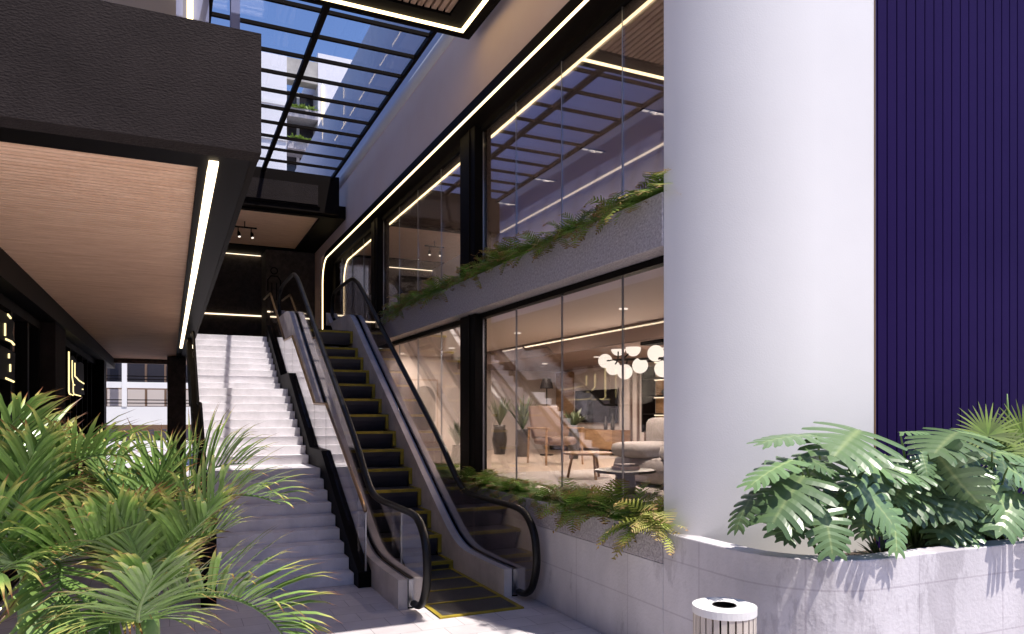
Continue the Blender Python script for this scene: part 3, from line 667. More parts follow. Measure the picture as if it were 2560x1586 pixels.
# lid: a ring with the hole off-centre
def ring(mb_, c, r_in, r_out, z0, z1, off=(0,0), n=40):
    P0 = [(c[0]+off[0]+r_in*math.cos(2*math.pi*k/n), c[1]+off[1]+r_in*math.sin(2*math.pi*k/n)) for k in range(n)]
    P1 = [(c[0]+r_out*math.cos(2*math.pi*k/n), c[1]+r_out*math.sin(2*math.pi*k/n)) for k in range(n)]
    for k in range(n):
        k2 = (k+1) % n
        mb_.face([(*P0[k],z1),(*P1[k],z1),(*P1[k2],z1),(*P0[k2],z1)]); mb_.face([(*P0[k],z0),(*P0[k2],z0),(*P1[k2],z0),(*P1[k],z0)])
        mb_.face([(*P1[k],z0),(*P1[k2],z0),(*P1[k2],z1),(*P1[k],z1)]); mb_.face([(*P0[k],z0),(*P0[k],z1),(*P0[k2],z1),(*P0[k2],z0)])
ring(mb, (bx,by), .072, rb_+.004, zb-.045, zb); mb.build('lid', M['white'], bn)
mb = MB(); ring(mb, (bx,by), .062, .071, zb-.08, zb+.003); mb.build('hole_rim', M['black'], bn)

# ---------------------------------------------------------------- interior furniture (ground floor)
def cushion(mb_, c, sx_, sy_, sz_, n=8):
    i0 = len(mb_.v)
    for a in range(n+1):
        th_ = math.pi*a/n-math.pi/2
        for b_ in range(2*n):
            ph = math.pi*b_/n
            f = lambda q, e=.45: math.copysign(abs(q)**e, q)
            mb_.v.append((c[0]+sx_/2*f(math.cos(th_))*f(math.cos(ph)), c[1]+sy_/2*f(math.cos(th_))*f(math.sin(ph)), c[2]+sz_/2*f(math.sin(th_))))
    for a in range(n):
        for b_ in range(2*n):
            b2 = (b_+1) % (2*n)
            mb_.f.append((i0+a*2*n+b_, i0+a*2*n+b2, i0+(a+1)*2*n+b2, i0+(a+1)*2*n+b_)); mb_.uv.append([(0,0)]*4); mb_.mi.append(0)
so = thing('sofa', 'long pale grey sofa beside the white column inside the shop', 'sofa', (7.2, 9, FL))
S0 = P(1600, 1200, 9.6)
sxc, syc = 5.5, 6.95
mb = MB(); cushion(mb, (sxc, syc, FL+.20), 1.0, 2.1, .34); mb.build('base', M['fabric'], so, smooth=True)
for j in range(2):
    mb = MB(); cushion(mb, (sxc-.05, syc-.5+1.0*j, FL+.42), .90, 1.0, .2); mb.build('seat_cushion', M['fabric'], so, smooth=True)
mb = MB(); cushion(mb, (sxc+.50, syc, FL+.48), .26, 2.1, .46); mb.build('backrest', M['fabric'], so, smooth=True)
for (cx_, cy_, cz_) in ((.26,.75,.62),(.24,.15,.64),(.26,-.55,.62)):
    mb = MB(); cushion(mb, (sxc+cx_, syc+cy_, FL+cz_), .24, .62, .40); mb.build('cushion', M['fabric'], so, smooth=True)
def round_table(label, c, r, h, top, leg):
    t = thing('coffee_table', label, 'coffee table', (c[0],c[1],FL))
    mb = MB(); mb.lathe((c[0],c[1],FL+h-.03), [(r-.02,0),(r,.01),(r,.025),(r-.01,.03)], 32); mb.build('table_top', top, t, smooth=False)
    if leg == 'drum':
        mb = MB(); mb.lathe((c[0],c[1],FL), [(.12,0),(.10,h-.03)], 20); mb.build('pedestal', top, t)
    else:
        for k in range(3):
            a = 2.1*k+.4; mb = MB(); mb.tube([(c[0]+r*.8*math.cos(a),c[1]+r*.8*math.sin(a),FL),(c[0]+r*.6*math.cos(a),c[1]+r*.6*math.sin(a),FL+h-.03)], .018, 8); mb.build('leg', M['oak'], t)
    return t
round_table('low round oak coffee table in front of the sofa', (5.0,8.35), .33, .36, M['oak'], 'legs')
round_table('low round black pedestal table nearest the window', (4.42,6.6), .33, .27, M['ceramic'], 'drum')
bk = thing('stack_of_books', 'small stack of pale books on the low black table', 'books', (4.42,6.6,FL+.275))
mb = MB(); mb.box(4.30,6.5,FL+.272,4.54,6.68,FL+.305); mb.build('book', M['beige'], bk); mb = MB(); mb.box(4.32,6.51,FL+.307,4.53,6.67,FL+.33); mb.build('book', M['fabric'], bk)
# armchair
ac = thing('armchair', 'oak framed armchair with tan leather cushions facing the coffee table', 'armchair', (6.0,11.1,FL))
ax, ay = 6.0, 11.1
for (dx, dy, zt) in ((-.33,-.32,.60),(.33,-.32,.60),(-.33,.33,.60),(.33,.33,.60)):
    mb = MB(); mb.tube([(ax+dx*1.06,ay+dy*1.06,FL),(ax+dx,ay+dy,FL+zt)], [.018,.022], 8); mb.build('leg', M['oak'], ac)
for dx in (-.33, .33):
    mb = MB(); mb.box(ax+dx-.03, ay-.38, FL+.60, ax+dx+.03, ay+.36, FL+.63); mb.build('armrest', M['oak'], ac, bevel=.008)
mb = MB(); cushion(mb, (ax, ay, FL+.40), .62, .66, .15); mb.build('seat', M['tan'], ac, smooth=True)
mb = MB(); mb.prism_x([(ay+.24,FL+.42),(ay+.34,FL+.42),(ay+.48,FL+1.0),(ay+.38,FL+1.0)], ax-.29, ax+.29); mb.build('backrest', M['tan'], ac, bevel=.03)
ac.rotation_euler = (0,0,0)
# tv, wood panel, shelves
tv = thing('television', 'black wall mounted television behind the sofa', 'television', (8.55,13.9,1.8))
mb = MB(); mb.box(8.50, 13.05, 1.78, 8.56, 14.75, 2.50); mb.build('screen', M['screen'], tv, bevel=.006); mb = MB(); mb.box(8.562,13.3,1.9,8.598,14.5,2.4); mb.build('bracket', M['black'], tv)
sb = thing('media_console', 'low oak media console under the television', 'cabinet', (8.3,14,FL))
mb = MB(); mb.box(8.12,12.6,FL+.12,8.58,15.6,FL+.52); mb.build('carcass', M['oak'], sb, bevel=.006)
for yy in (12.8, 15.4):
    mb = MB(); mb.box(8.2,yy-.03,FL,8.5,yy+.03,FL+.118); mb.build('leg', M['black'], sb)
for k in range(3):
    mb = MB(); mb.box(8.11,12.65+k*.98,FL+.15,8.118,13.58+k*.98,FL+.49); mb.build('door', M['oak'], sb)
for i, yy in enumerate((12.85, 13.12)):
    t = thing('bottle', ['tall','shorter'][i]+' dark bottle vase on the media console', 'vase', (8.3,yy,FL+.52)); mb = MB(); hh = (.34,.28)[i]
    mb.lathe((8.3,yy,FL+.522), [(.04,0),(.045,hh*.5),(.015,hh*.7),(.014,hh)], 14); mb.build('body', M['ceramic'], t, smooth=True)
wp = thing('oak_wall_panel', 'tall oak veneered panel beside the television', 'wall panel', (8.58,15.2,FL)); mb = MB(); mb.box(8.56,14.95,FL+.53,8.595,15.78,2.96); mb.build('panel', M['oak'], wp)
for i, yy in enumerate((12.1,12.35,12.6)):
    t = thing('wall_batten', ['nearest','middle','farthest'][i]+' of three tall wall mouldings between the television and the shelves', 'moulding', (8.58,yy,FL)); mb = MB(); mb.box(8.57,yy-.03,FL+.02,8.597,yy+.03,2.98); mb.build('strip', M['roomdark'], t)
sh = thing('display_shelves', 'recessed shelves with warm strip lights behind the sofa', 'shelves', (8.5,11,FL))
mb = MB(); mb.box(8.58,10.55,FL+.5,8.597,11.75,2.9); mb.build('back_panel', M['oak'], sh)
for yy in (10.5, 11.78):
    mb = MB(); mb.box(8.28,yy-.02,FL+.5,8.578,yy+.02,2.9); mb.build('side_panel', M['black'], sh)
for k in range(6):
    zz = FL+.5+k*.34; mb = MB(); mb.box(8.29,10.522,zz,8.575,11.758,zz+.025); s_ = mb.build('shelf', M['black'], sh)
    if k: mb = MB(); mb.box(8.52,10.56,zz-.02,8.55,11.72,zz-.003); mb.build('light_strip', M['led_soft'], s_)
k = 0
for (yy, zi, hh, rr_) in ((10.75,4,.16,.05),(10.95,4,.15,.05),(11.15,4,.17,.05),(11.4,4,.15,.05),(11.0,3,.24,.06),(11.2,3,.24,.06),(10.95,2,.14,.09),(11.25,2,.12,.07),(11.1,1,.27,.09),(11.1,0,.2,.08)):
    names = ['first small dark vase on the top lit shelf','second small dark vase on the top lit shelf','third small dark vase on the top lit shelf','fourth small dark vase on the top lit shelf','tall dark vase at left on the second lit shelf','tall dark vase at right on the second lit shelf','stout dark bowl on the third lit shelf','smaller dark bowl on the third lit shelf','large dark urn on the fourth lit shelf','dark jar on the bottom shelf']
    t = thing('vase', names[k], 'vase', (8.42,yy,FL+.527+zi*.34), 'ornaments on the lit shelves'); mb = MB()
    mb.lathe((8.42,yy,FL+.527+zi*.34), [(rr_*.6,0),(rr_,hh*.4),(rr_*.9,hh*.7),(rr_*.4,hh*.9),(rr_*.45,hh)], 14); mb.build('body', M['ceramic'], t, smooth=True); k += 1
# globe pendant
gl = [(1545.8,871.9,11.6),(1582.9,872.6,11.2),(1513,902.8,12.0),(1532.7,920,11.5),(1562,930,11.0),(1600.3,914.4,10.7),(1639.3,883.9,10.2),(1657,922.8,10.0)]
gp = thing('globe_pendant', 'pendant lamp of pale glass globes on a black bar beside the white column', 'pendant lamp', tuple(P(1600,900,10.8)))
Cc = [P(*q) for q in gl]
for c_ in Cc:
    mb = MB(); n = 12; mb.lathe((c_.x,c_.y,c_.z-.115), [(.115*math.sin(math.pi*(k+.01)/12.02), .115-.115*math.cos(math.pi*(k+.01)/12.02)) for k in range(13)], 20); mb.build('globe', M['lamp'], gp, smooth=True)
bar0 = P(1545,900,11.3); bar1 = P(1660,896,10.0)
mb = MB(); mb.tube([bar0, bar1], .018, 8)
for c_ in Cc:
    t_ = max(0, min(1, (c_-bar0).dot(bar1-bar0)/(bar1-bar0).length_squared)); mb.tube([bar0.lerp(bar1, t_), c_], .012, 6)
top = P(1645, 752, 10.2); mb.tube([(top.x, top.y, bar1.z), (top.x, top.y, 3.0)], .012, 6)
mb.box(top.x-.12, top.y-.25, 2.95, top.x+.12, top.y+.25, 3.0)
mb.build('arm', M['black'], gp)
lp = bpy.data.lights.new('globe_glow', 'POINT'); lp.energy = 30; lp.color = (1,.82,.65); lp.shadow_soft_size = .3
lo_ = bpy.data.objects.new('globe_glow', lp); COL.objects.link(lo_); lo_.parent = gp; lo_.location = (0,0,-.35)
# plants in the room
def blades(mb_, c, n, L, w_, spread, seed, curve=.5, zup=1.0):
    rr2 = random.Random(seed)
    for i in range(n):
        a = rr2.uniform(0, 2*math.pi); el = rr2.uniform(.2, 1.0)*spread; l_ = L*rr2.uniform(.6, 1.0)
        d_ = Vector((math.cos(a)*math.sin(el), math.sin(a)*math.sin(el), math.cos(el)*zup)); sd_ = d_.cross(Vector((0,0,1))).normalized()
        p = Vector(c); seg = 4; pv = None; y_ = rr2.random()
        for k in range(seg+1):
            t_ = k/seg; ww = w_*math.sin(math.pi*min(.98,.12+t_*.86))
            cur = (p-sd_*ww, p+sd_*ww)
            if pv: mb_.face([pv[0],pv[1],cur[1],cur[0]], [(t_-.2,y_),(t_-.2,y_),(t_,y_),(t_,y_)])
            pv = cur; p = p + (d_+Vector((0,0,-curve*t_)))*l_/seg
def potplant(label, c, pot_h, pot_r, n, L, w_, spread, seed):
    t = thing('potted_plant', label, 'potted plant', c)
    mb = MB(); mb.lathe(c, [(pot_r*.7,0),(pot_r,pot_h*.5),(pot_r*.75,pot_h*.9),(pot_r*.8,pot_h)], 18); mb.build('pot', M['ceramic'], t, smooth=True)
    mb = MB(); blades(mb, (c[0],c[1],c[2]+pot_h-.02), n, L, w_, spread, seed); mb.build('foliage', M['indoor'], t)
for args in (('feathery grass in a tall ribbed floor vase by the back wall', (6.3,14.1,FL+.0), .62, .16, 46, .85, .016, .55, 1),
             ('broad leafed plant in a dark pot between the vases', (6.4,13.2,FL), .55, .15, 40, .95, .022, .6, 2),
             ('leafy plant in a grey pot left of the window pier', (4.25,11.2,FL), .35, .11, 26, .55, .03, .6, 3),
             ('leafy plant in a tan pot behind the armchair', (7.0,12.2,FL+.0), .62, .12, 22, .50, .045, .9, 4)): potplant(*args)
fl = thing('floor_lamp', 'thin black floor lamp with small dark shade behind the armchair', 'floor lamp', (7.05,13.4,FL))
mb = MB(); mb.lathe((7.05,13.4,FL), [(.14,0),(.14,.02),(.012,.03),(.012,1.45)], 14); mb.build('stand', M['black'], fl); mb = MB(); mb.lathe((7.05,13.4,FL+1.38), [(.14,0),(.09,.2)], 18); mb.build('shade', M['black'], fl)
rg = thing('rug', 'pale flat rug under the coffee tables', 'rug', (5.8,9.6,FL)); mb = MB(); mb.box(4.1,5.6,FL+.002,5.9,9.6,FL+.014); mb.build('pile', M['fabric'], rg)
for i, (x0, x1, z0, z1, m_) in enumerate(((4.15,4.62,FL+.55,2.75,M['tan']),(4.85,5.5,FL+.2,2.75,M['art']))):
    t = thing('framed_picture', ['warm brown tall picture','tall framed picture with a black arch shape'][i]+' on the back wall of the ground floor', 'picture', (x0,15.78,z0))
    mb = MB(); mb.box(x0,15.74,z0,x1,15.79,z1); mb.build('frame', M['oak'], t); mb = MB(); mb.box(x0+.03,15.732,z0+.03,x1-.03,15.739,z1-.03); mb.build('canvas', M['roomwall'] if i else m_, t)
    if i:
        mb = MB(); A_ = [(x0+.33+.26*math.cos(a*math.pi/12), z1-.45+.30*math.sin(a*math.pi/12)) for a in range(13)]; pts_ = A_+[(x0+.07,z0+.5),(x0+.3,z0+.2),(x0+.59,z0+.5)]
        mb.face([(p[0],15.729,p[1]) for p in pts_]); mb.build('arch_motif', M['ceramic'], t)
t = thing('framed_picture', 'wide black framed abstract picture in the upper shop room', 'picture', (4.4,14.27,4.4)); mb = MB(); mb.box(4.15,14.25,3.95,4.9,14.298,4.75); mb.build('frame', M['black'], t); mb = MB(); mb.box(4.2,14.24,4.0,4.85,14.249,4.7); mb.build('canvas', M['art'], t)
t = thing('framed_picture', 'black framed picture on the side wall behind the far upper window', 'picture', (4.68,16.4,4.3)); mb = MB(); mb.box(4.66,15.4,3.95,4.698,17.1,4.85); mb.build('frame', M['black'], t); mb = MB(); mb.box(4.652,15.46,4.0,4.659,17.04,4.8); mb.build('canvas', M['art'], t)

# ---------------------------------------------------------------- ferns
def fern_mesh(name, seed, L=.30, n=16, droop=.9, m_='fern'):
    rr2 = random.Random(seed); mb = MB()
    for i in range(n):
        a = 2*math.pi*i/n+rr2.uniform(-.25,.25); el = rr2.uniform(.25, 1.25); l_ = L*rr2.uniform(.65,1.1)
        d_ = Vector((math.cos(a)*math.sin(el), math.sin(a)*math.sin(el), math.cos(el))); p = Vector((0,0,0)); seg = 13; yv = rr2.random()
        dr = droop*rr2.uniform(.7,1.4); sd_ = d_.cross(Vector((0,0,1))).normalized()
        for k in range(seg):
            t_ = (k+1)/seg; dirn = (d_+Vector((0,0,-dr*t_*1.2))).normalized(); q = p+dirn*l_/seg
            up = sd_.cross(dirn).normalized()
            mb.face([p-sd_*.0015, p+sd_*.0015, q+sd_*.0015, q-sd_*.0015], [(t_,yv)]*4)
            w_ = .068*math.sin(math.pi*(.10+.86*t_))**.8*(L/.3)+.004
            for s_ in (-1, 1):
                tip = p+sd_*s_*w_+dirn*w_*.55+up*rr2.uniform(-.012,.008)
                hw = l_/seg*.62
                mb.face([p, p+dirn*hw, tip+dirn*hw*.35, tip-dirn*hw*.05+sd_*s_*.001], [(t_*.8,yv),(t_*.8,yv),(t_*.8+.22,yv),(t_*.8+.22,yv)])
            p = q
    o = mb.build(name, M[m_]); return o
fm = [fern_mesh('fern', 11+i, (.34,.30,.36,.28,.32)[i], 22, (.9,1.1,.8,1.0,1.2)[i], ('fern','fern','fern2','fern','fern2')[i]) for i in range(5)]
limef = fern_mesh('fern', 40, .36, 18, 1.1, 'fern3')
used = set()
def put_fern(src, loc, s_, rz, label, group, tilt=0):
    o = src if src.name not in used and not used.add(src.name) else None
    if o is None: o = src.copy(); COL.objects.link(o)
    o.location = loc; o.scale = (s_,)*3; o.rotation_euler = (rnd.uniform(-.15,.15), -tilt, rz)
    tag(o, label, 'fern', group); return o
cols = ['bright green','deep green','rusty tipped','olive green','brown tinged']
y = 4.98; i = 0
while y < 13.1:
    k = rnd.randrange(5)
    put_fern(fm[k], (WX+.11+rnd.uniform(-.03,.04), y, 3.75), rnd.uniform(1.05,1.5), rnd.uniform(0,6), '%s fern on the upper stone ledge, %s from the white column' % (cols[k], ords[min(i,39)]), 'ferns on the upper ledge', .05)
    y += rnd.uniform(.22,.32); i += 1
y = 4.95; i = 0
while y < 11.4:
    k = rnd.choice((0,1,3,3,2,4,0))
    if i == 0: k = 5; src = limef
    else: src = fm[k]
    put_fern(src, (WX+(.04 if y < 6.4 else .15)+rnd.uniform(-.03,.04), y, 1.05), (rnd.uniform(1.2,1.5) if y < 6.4 else rnd.uniform(1.0,1.25)), rnd.uniform(0,6), '%s fern in the granite trough, %s from the white column' % ('pale lime' if k == 5 else cols[k], ords[min(i,39)]), 'ferns in the lower trough', .45 if y < 6.4 else .05)
    y += rnd.uniform(.20,.26); i += 1
put_fern(limef, (WX-.02, 4.80, 1.05), .9, 2.2, 'pale lime fern spilling round the foot of the white column', 'ferns in the lower trough', .5)

# ---------------------------------------------------------------- palms in the left foreground
def palm_frond(mb_, mbs, P0, P1, P2, P3, n=34, L=.36, w_=.0088, up=Vector((0,0,1)), seed=0, lift=.35, r0=.012):
    rr2 = random.Random(seed); ps = []
    for k in range(n+1):
        t_ = k/n; ps.append((1-t_)**3*P0+3*(1-t_)**2*t_*P1+3*(1-t_)*t_*t_*P2+t_**3*P3)
    mbs.tube(ps[::3]+[ps[-1]], [r0*(1-.8*k/(len(ps[::3]))) for k in range(len(ps[::3])+1)], 6)
    for k in range(int(n*.14), n):
        t_ = k/n; tan = (ps[k+1]-ps[k]).normalized(); sd_ = tan.cross(up).normalized(); nn_ = sd_.cross(tan).normalized()
        if nn_.z < 0: nn_ = -nn_
        ll = L*1.4*(math.sin(math.pi*(.12+.80*t_))**.7)*rr2.uniform(.85,1.1)
        ang = R(60-36*t_+rr2.uniform(-10,10))
        for s_ in (-1, 1):
            d_ = (tan*math.cos(ang)+sd_*s_*math.sin(ang)+nn_*(lift+rr2.uniform(-.15,.15))).normalized()
            wd = d_.cross(nn_).normalized(); p = ps[k].copy(); seg = 5; pv = None; yv = rr2.random()
            dr = rr2.uniform(.35,1.0); fold = nn_*.35
            for j in range(seg+1):
                u = j/seg; ww = w_*(.35+.9*math.sin(math.pi*min(1,u*.8+.12)))*(1 if u < .99 else .05)
                if u > .75: ww *= .6
                cur = (p-wd*ww+fold*ww, p.copy(), p+wd*ww+fold*ww)
                if pv:
                    mb_.face([pv[0],pv[1],cur[1],cur[0]], [(u-.2,yv),(u-.2,yv),(u,yv),(u,yv)]); mb_.face([pv[1],pv[2],cur[2],cur[1]], [(u-.2,yv),(u-.2,yv),(u,yv),(u,yv)])
                pv = cur; p = p+(d_+Vector((0,0,-dr*u*u*1.3))).normalized()*ll/seg
def palm(name, label, base, top, fronds, seed):
    t = thing(name, label, 'palm', tuple(base))
    mb = MB(); mb.tube([base, base.lerp(top,.4), base.lerp(top,.8), top], [.055,.05,.05,.035], 12); mb.build('trunk', M['palmstem'], t, smooth=True)
    for i, (a_, b_, c_, d_, L, lift) in enumerate(fronds):
        mb, ms_ = MB(), MB(); palm_frond(mb, ms_, a_, b_, c_, d_, L=L, seed=seed+i, lift=lift)
        f_ = mb.build('frond', M['palm'], t, smooth=True); ms_.build('rachis', M['palmstem'], f_, smooth=True)
D = 3.3
c1 = P(75, 1420, 3.4)
fr1 = [
 (P(60,1450,3.4),P(70,1250,3.3),P(120,1110,3.3),P(330,1140,3.2),.30,.5),       # upper left sweeping right
 (P(75,1440,3.4),P(120,1380,3.2),P(250,1350,3.0),P(370,1300,2.9),.30,.6),
 (P(60,1440,3.4),P(-20,1250,3.3),P(-40,1120,3.2),P(60,1030,3.1),.28,.3),
 (P(80,1430,3.4),P(160,1200,3.7),P(240,1150,3.8),P(330,1260,3.7),.28,.5),
 (P(60,1450,3.4),P(20,1350,3.0),P(-60,1290,2.9),P(-200,1300,2.8),.30,.5),
 (P(80,1430,3.4),P(200,1350,3.4),P(140,1480,3.1),P(120,1640,3.0),.26,.2),
 (P(70,1430,3.4),P(0,1300,3.5),P(10,1180,3.6),P(160,1150,3.7),.30,.5),
 (P(75,1430,3.4),P(40,1400,3.1),P(-10,1400,2.9),P(-60,1520,2.8),.26,.3),
 (P(75,1430,3.4),P(100,1180,3.4),P(40,1080,3.5),P(-60,1060,3.5),.30,.4),
 (P(75,1430,3.4),P(60,1330,3.2),P(20,1230,3.1),P(90,1130,3.0),.26,.4),
]
palm('palm', 'leafy palm with a thick green stem in the left foreground corner', P(75,1650,3.4)+Vector((0,0,-.35)), c1, fr1, 100)
c2 = P(370, 1500, 3.35)
fr2 = [
 (P(385,1520,3.3),P(500,1470,3.2),P(640,1470,3.1),P(715,1600,3.1),.30,.9),      # lower right long frond
 (P(360,1530,3.3),P(340,1590,2.9),P(330,1530,2.7),P(385,1440,2.6),.34,.15),     # front fan
 (P(380,1500,3.35),P(440,1330,3.4),P(520,1180,3.4),P(700,1260,3.3),.30,.5),     # right middle
 (P(370,1500,3.35),P(380,1300,3.5),P(260,1180,3.5),P(150,1115,3.5),.28,.5),     # middle left
 (P(375,1500,3.35),P(420,1260,3.6),P(470,1150,3.7),P(620,1160,3.7),.32,.8),
 (P(370,1500,3.35),P(340,1320,3.5),P(360,1190,3.6),P(470,1160,3.7),.28,.6),
 (P(370,1500,3.35),P(300,1400,3.5),P(200,1350,3.5),P(120,1420,3.4),.28,.5),
 (P(370,1500,3.35),P(330,1380,3.7),P(290,1250,3.8),P(200,1250,3.9),.28,.5),
 (P(375,1500,3.35),P(400,1400,3.2),P(450,1350,3.1),P(520,1290,3.0),.26,.5),
 (P(370,1500,3.35),P(400,1380,3.6),P(380,1280,3.8),P(330,1220,3.9),.30,.6),
 (P(375,1500,3.35),P(440,1430,3.5),P(500,1330,3.6),P(560,1330,3.6),.28,.5),
 (P(375,1500,3.35),P(350,1420,3.1),P(330,1340,3.0),P(300,1290,2.9),.26,.4),
 (P(370,1500,3.35),P(300,1500,3.2),P(260,1560,3.1),P(240,1660,3.0),.26,.3),
]
palm('palm', 'arching palm with brown tipped fronds reaching over the foot of the stairs', P(370,1700,3.35)+Vector((0,0,-.25)), c2, fr2, 200)

# ---------------------------------------------------------------- monstera and companions in the planter
def monstera_leaf(mb_, base, tip, nrm, width=.95, seed=0):
    rr2 = random.Random(seed); ax_ = tip-base; L = ax_.length; t0 = ax_.normalized()
    nrm = (nrm-t0*nrm.dot(t0)).normalized(); sd_ = t0.cross(nrm)
    yv = rr2.random()
    def pt(u, v):      # u along the midrib 0..1, v sideways in leaf lengths; curved surface
        z_ = -.18*u*u*L - .55*(abs(v)**1.7)*L*.5 + .05*abs(v)*L
        return base+t0*(u*L)+sd_*(v*L)+nrm*z_
    NL = 6
    for s_ in (-1, 1):
        for i in range(NL):
            u0 = i/NL*.90+.02; u1 = (i+1)/NL*.90+.02; uc = (u0+u1)/2
            half = width*.52*(1.0-.62*max(0,uc-.22)**1.3/.72)*rr2.uniform(.93,1.05)
            if i == 0: half *= .86
            sweep = .06+.34*uc-(.30 if i == 0 else .12 if i == 1 else 0)
            hw0 = (u1-u0)/2; pv = None; S = 6
            for j in range(S+1):
                v_ = half*j/S; q = j/S; cu = uc+sweep*q*half*1.1+.10*q*q*(uc)
                # narrow slot from ~35% out, club ended lobes
                hw = hw0*(1.12 if q < .5 else .97+.08*math.sin((q-.5)/.5*math.pi))
                if q > .95: hw *= .62
                cur = (pt(cu-hw, s_*v_), pt(cu, s_*(v_+.0)) + nrm*(.012*L), pt(cu+hw, s_*v_))
                if pv:
                    A = (q, yv)
                    mb_.face([pv[0],pv[1],cur[1],cur[0]], [(q-.16,yv),(q-.16,yv),A,A]); mb_.face([pv[1],pv[2],cur[2],cur[1]], [(q-.16,yv),(q-.16,yv),A,A])
                pv = cur
    # tip lobe
    a_, b_, c_, d_ = pt(.90,-.10*width), pt(.90,.10*width), pt(1.06,.03), pt(1.10,0)
    mb_.face([a_,b_,c_,d_], [(.5,yv)]*4)
    mb_.face([pt(0,-.012),pt(0,.012),pt(.95,.004),pt(.95,-.004)][0:4], [(0,.9)]*4)
def monstera(label, root, leaves, seed):
    t = thing('monstera_plant', label, 'plant', tuple(root))
    def push(v):
        l = v.x*math.sin(TH)+v.y*math.cos(TH); px = 1280+1832*(v.x*math.cos(TH)-v.y*math.sin(TH))/l
        k_ = (l+.12+max(0,px-2080)/480*.75)/l; return Vector((v.x*k_, v.y*k_, 2+(v.z-2)*k_))
    rr3 = random.Random(seed+7); leaves = list(leaves)
    rl = root.x*math.sin(TH)+root.y*math.cos(TH); rx = 1280+1832*(root.x*math.cos(TH)-root.y*math.sin(TH))/rl
    for q in range(15):      # smaller inner leaves filling the crown
        bx_ = rx+rr3.uniform(-150,150); by_ = rr3.uniform(1120,1300); dr_ = (1 if bx_ > rx else -1)
        leaves.append((P(bx_,by_,4.75+rr3.uniform(-.1,.25)), P(bx_+dr_*rr3.uniform(10,60),by_+rr3.uniform(35,85),4.6+rr3.uniform(-.1,.1)), n_(rr3.uniform(.6,1),rr3.uniform(.4,.9),dr_*rr3.uniform(-.1,.5)), rr3.uniform(.8,1.1)))
    for i, (b_, tp, nr, w_) in enumerate(leaves):
        b_ = push(b_); tp = push(tp); tp = b_+(tp-b_)*.88; w_ = w_*1.10
        mb = MB(); monstera_leaf(mb, b_, tp, nr, w_, seed+i); lf = mb.build('leaf', M['monstera'], t, smooth=False)
        mid = root.lerp(b_, .5)+Vector((0,0,.12)); mb = MB(); mb.tube([root, root.lerp(mid,.6), mid, mid.lerp(b_,.6)+Vector((0,0,.03)), b_], [.013,.012,.010,.008,.006], 6); mb.build('stalk', M['palmstem'], lf, smooth=True)
camv = Vector((math.sin(TH), math.cos(TH), 0)); UP = Vector((0,0,1))
def n_(up, back, right=0): return UP*up-camv*back+Vector((math.cos(TH),-math.sin(TH),0))*right
root1 = P(2080,1390,5.15); root2 = P(2290,1380,5.6); root3 = P(2480,1370,6.0)
root1.z = root2.z = root3.z = .88
monstera('large monstera with split leaves spilling over the curved left end of the planter', root1, [
 (P(2040,1090,4.7),P(1880,1082,4.6),n_(1,.12),.9),
 (P(2150,1075,4.7),P(2080,1125,4.45),n_(1,.35,.1),1.35),
 (P(1985,1150,4.5),P(1850,1200,4.35),n_(1,.25,-.3),.75),
 (P(1885,1235,4.45),P(1820,1325,4.3),n_(.7,.3,-.8),.8),
 (P(2010,1190,4.5),P(1915,1305,4.2),n_(.75,.65,-.35),1.0),
 (P(2000,1140,4.6),P(2100,1175,4.4),n_(1,.3,.0),.8),
 (P(2060,1275,4.35),P(2090,1400,4.15),n_(.5,.85,-.15),.95),
 (P(2145,1215,4.5),P(2265,1320,4.2),n_(.7,.7,.15),.95),
 (P(1995,1215,4.6),P(2060,1290,4.3),n_(.7,.6,.2),.8),
 (P(2000,1290,4.5),P(1960,1350,4.3),n_(.5,.7,-.4),.8),
], 300)
monstera('middle monstera with broad split leaves between the two planter ends', root2, [
 (P(2170,1165,4.75),P(2320,1180,4.5),n_(1,.35,.1),.95),
 (P(2250,1082,4.8),P(2330,1072,4.6),n_(1,.12),1.0),
 (P(2200,1140,4.8),P(2180,1230,4.5),n_(1,.5,-.2),.9),
 (P(2340,1130,4.7),P(2460,1300,4.4),n_(.8,.1,-1.0),.8),
 (P(2225,1270,4.5),P(2262,1395,4.25),n_(.5,.8,.3),.7),
 (P(2395,1080,4.8),P(2330,1115,4.55),n_(1,.4,-.1),1.1),
 (P(2300,1180,4.7),P(2390,1230,4.5),n_(1,.35,.2),.8),
], 330)
monstera('monstera with pale green lit leaves at the right edge of the planter', root3, [
 (P(2470,1200,4.6),P(2550,1310,4.3),n_(.6,.75,.2),1.0),
 (P(2400,1082,4.8),P(2510,1090,4.6),n_(1,.3,.1),1.1),
 (P(2480,1130,4.7),P(2600,1140,4.5),n_(1,.35,.1),.9),
 (P(2520,1170,4.5),P(2620,1230,4.3),n_(.8,.6,.2),1.0),
 (P(2440,1180,4.9),P(2380,1260,4.7),n_(.8,.5,-.2),.9),
 (P(2540,1230,4.5),P(2500,1330,4.3),n_(.6,.7,-.2),.9),
 (P(2600,1250,4.4),P(2640,1370,4.2),n_(.6,.7,.2),.9),
], 360)
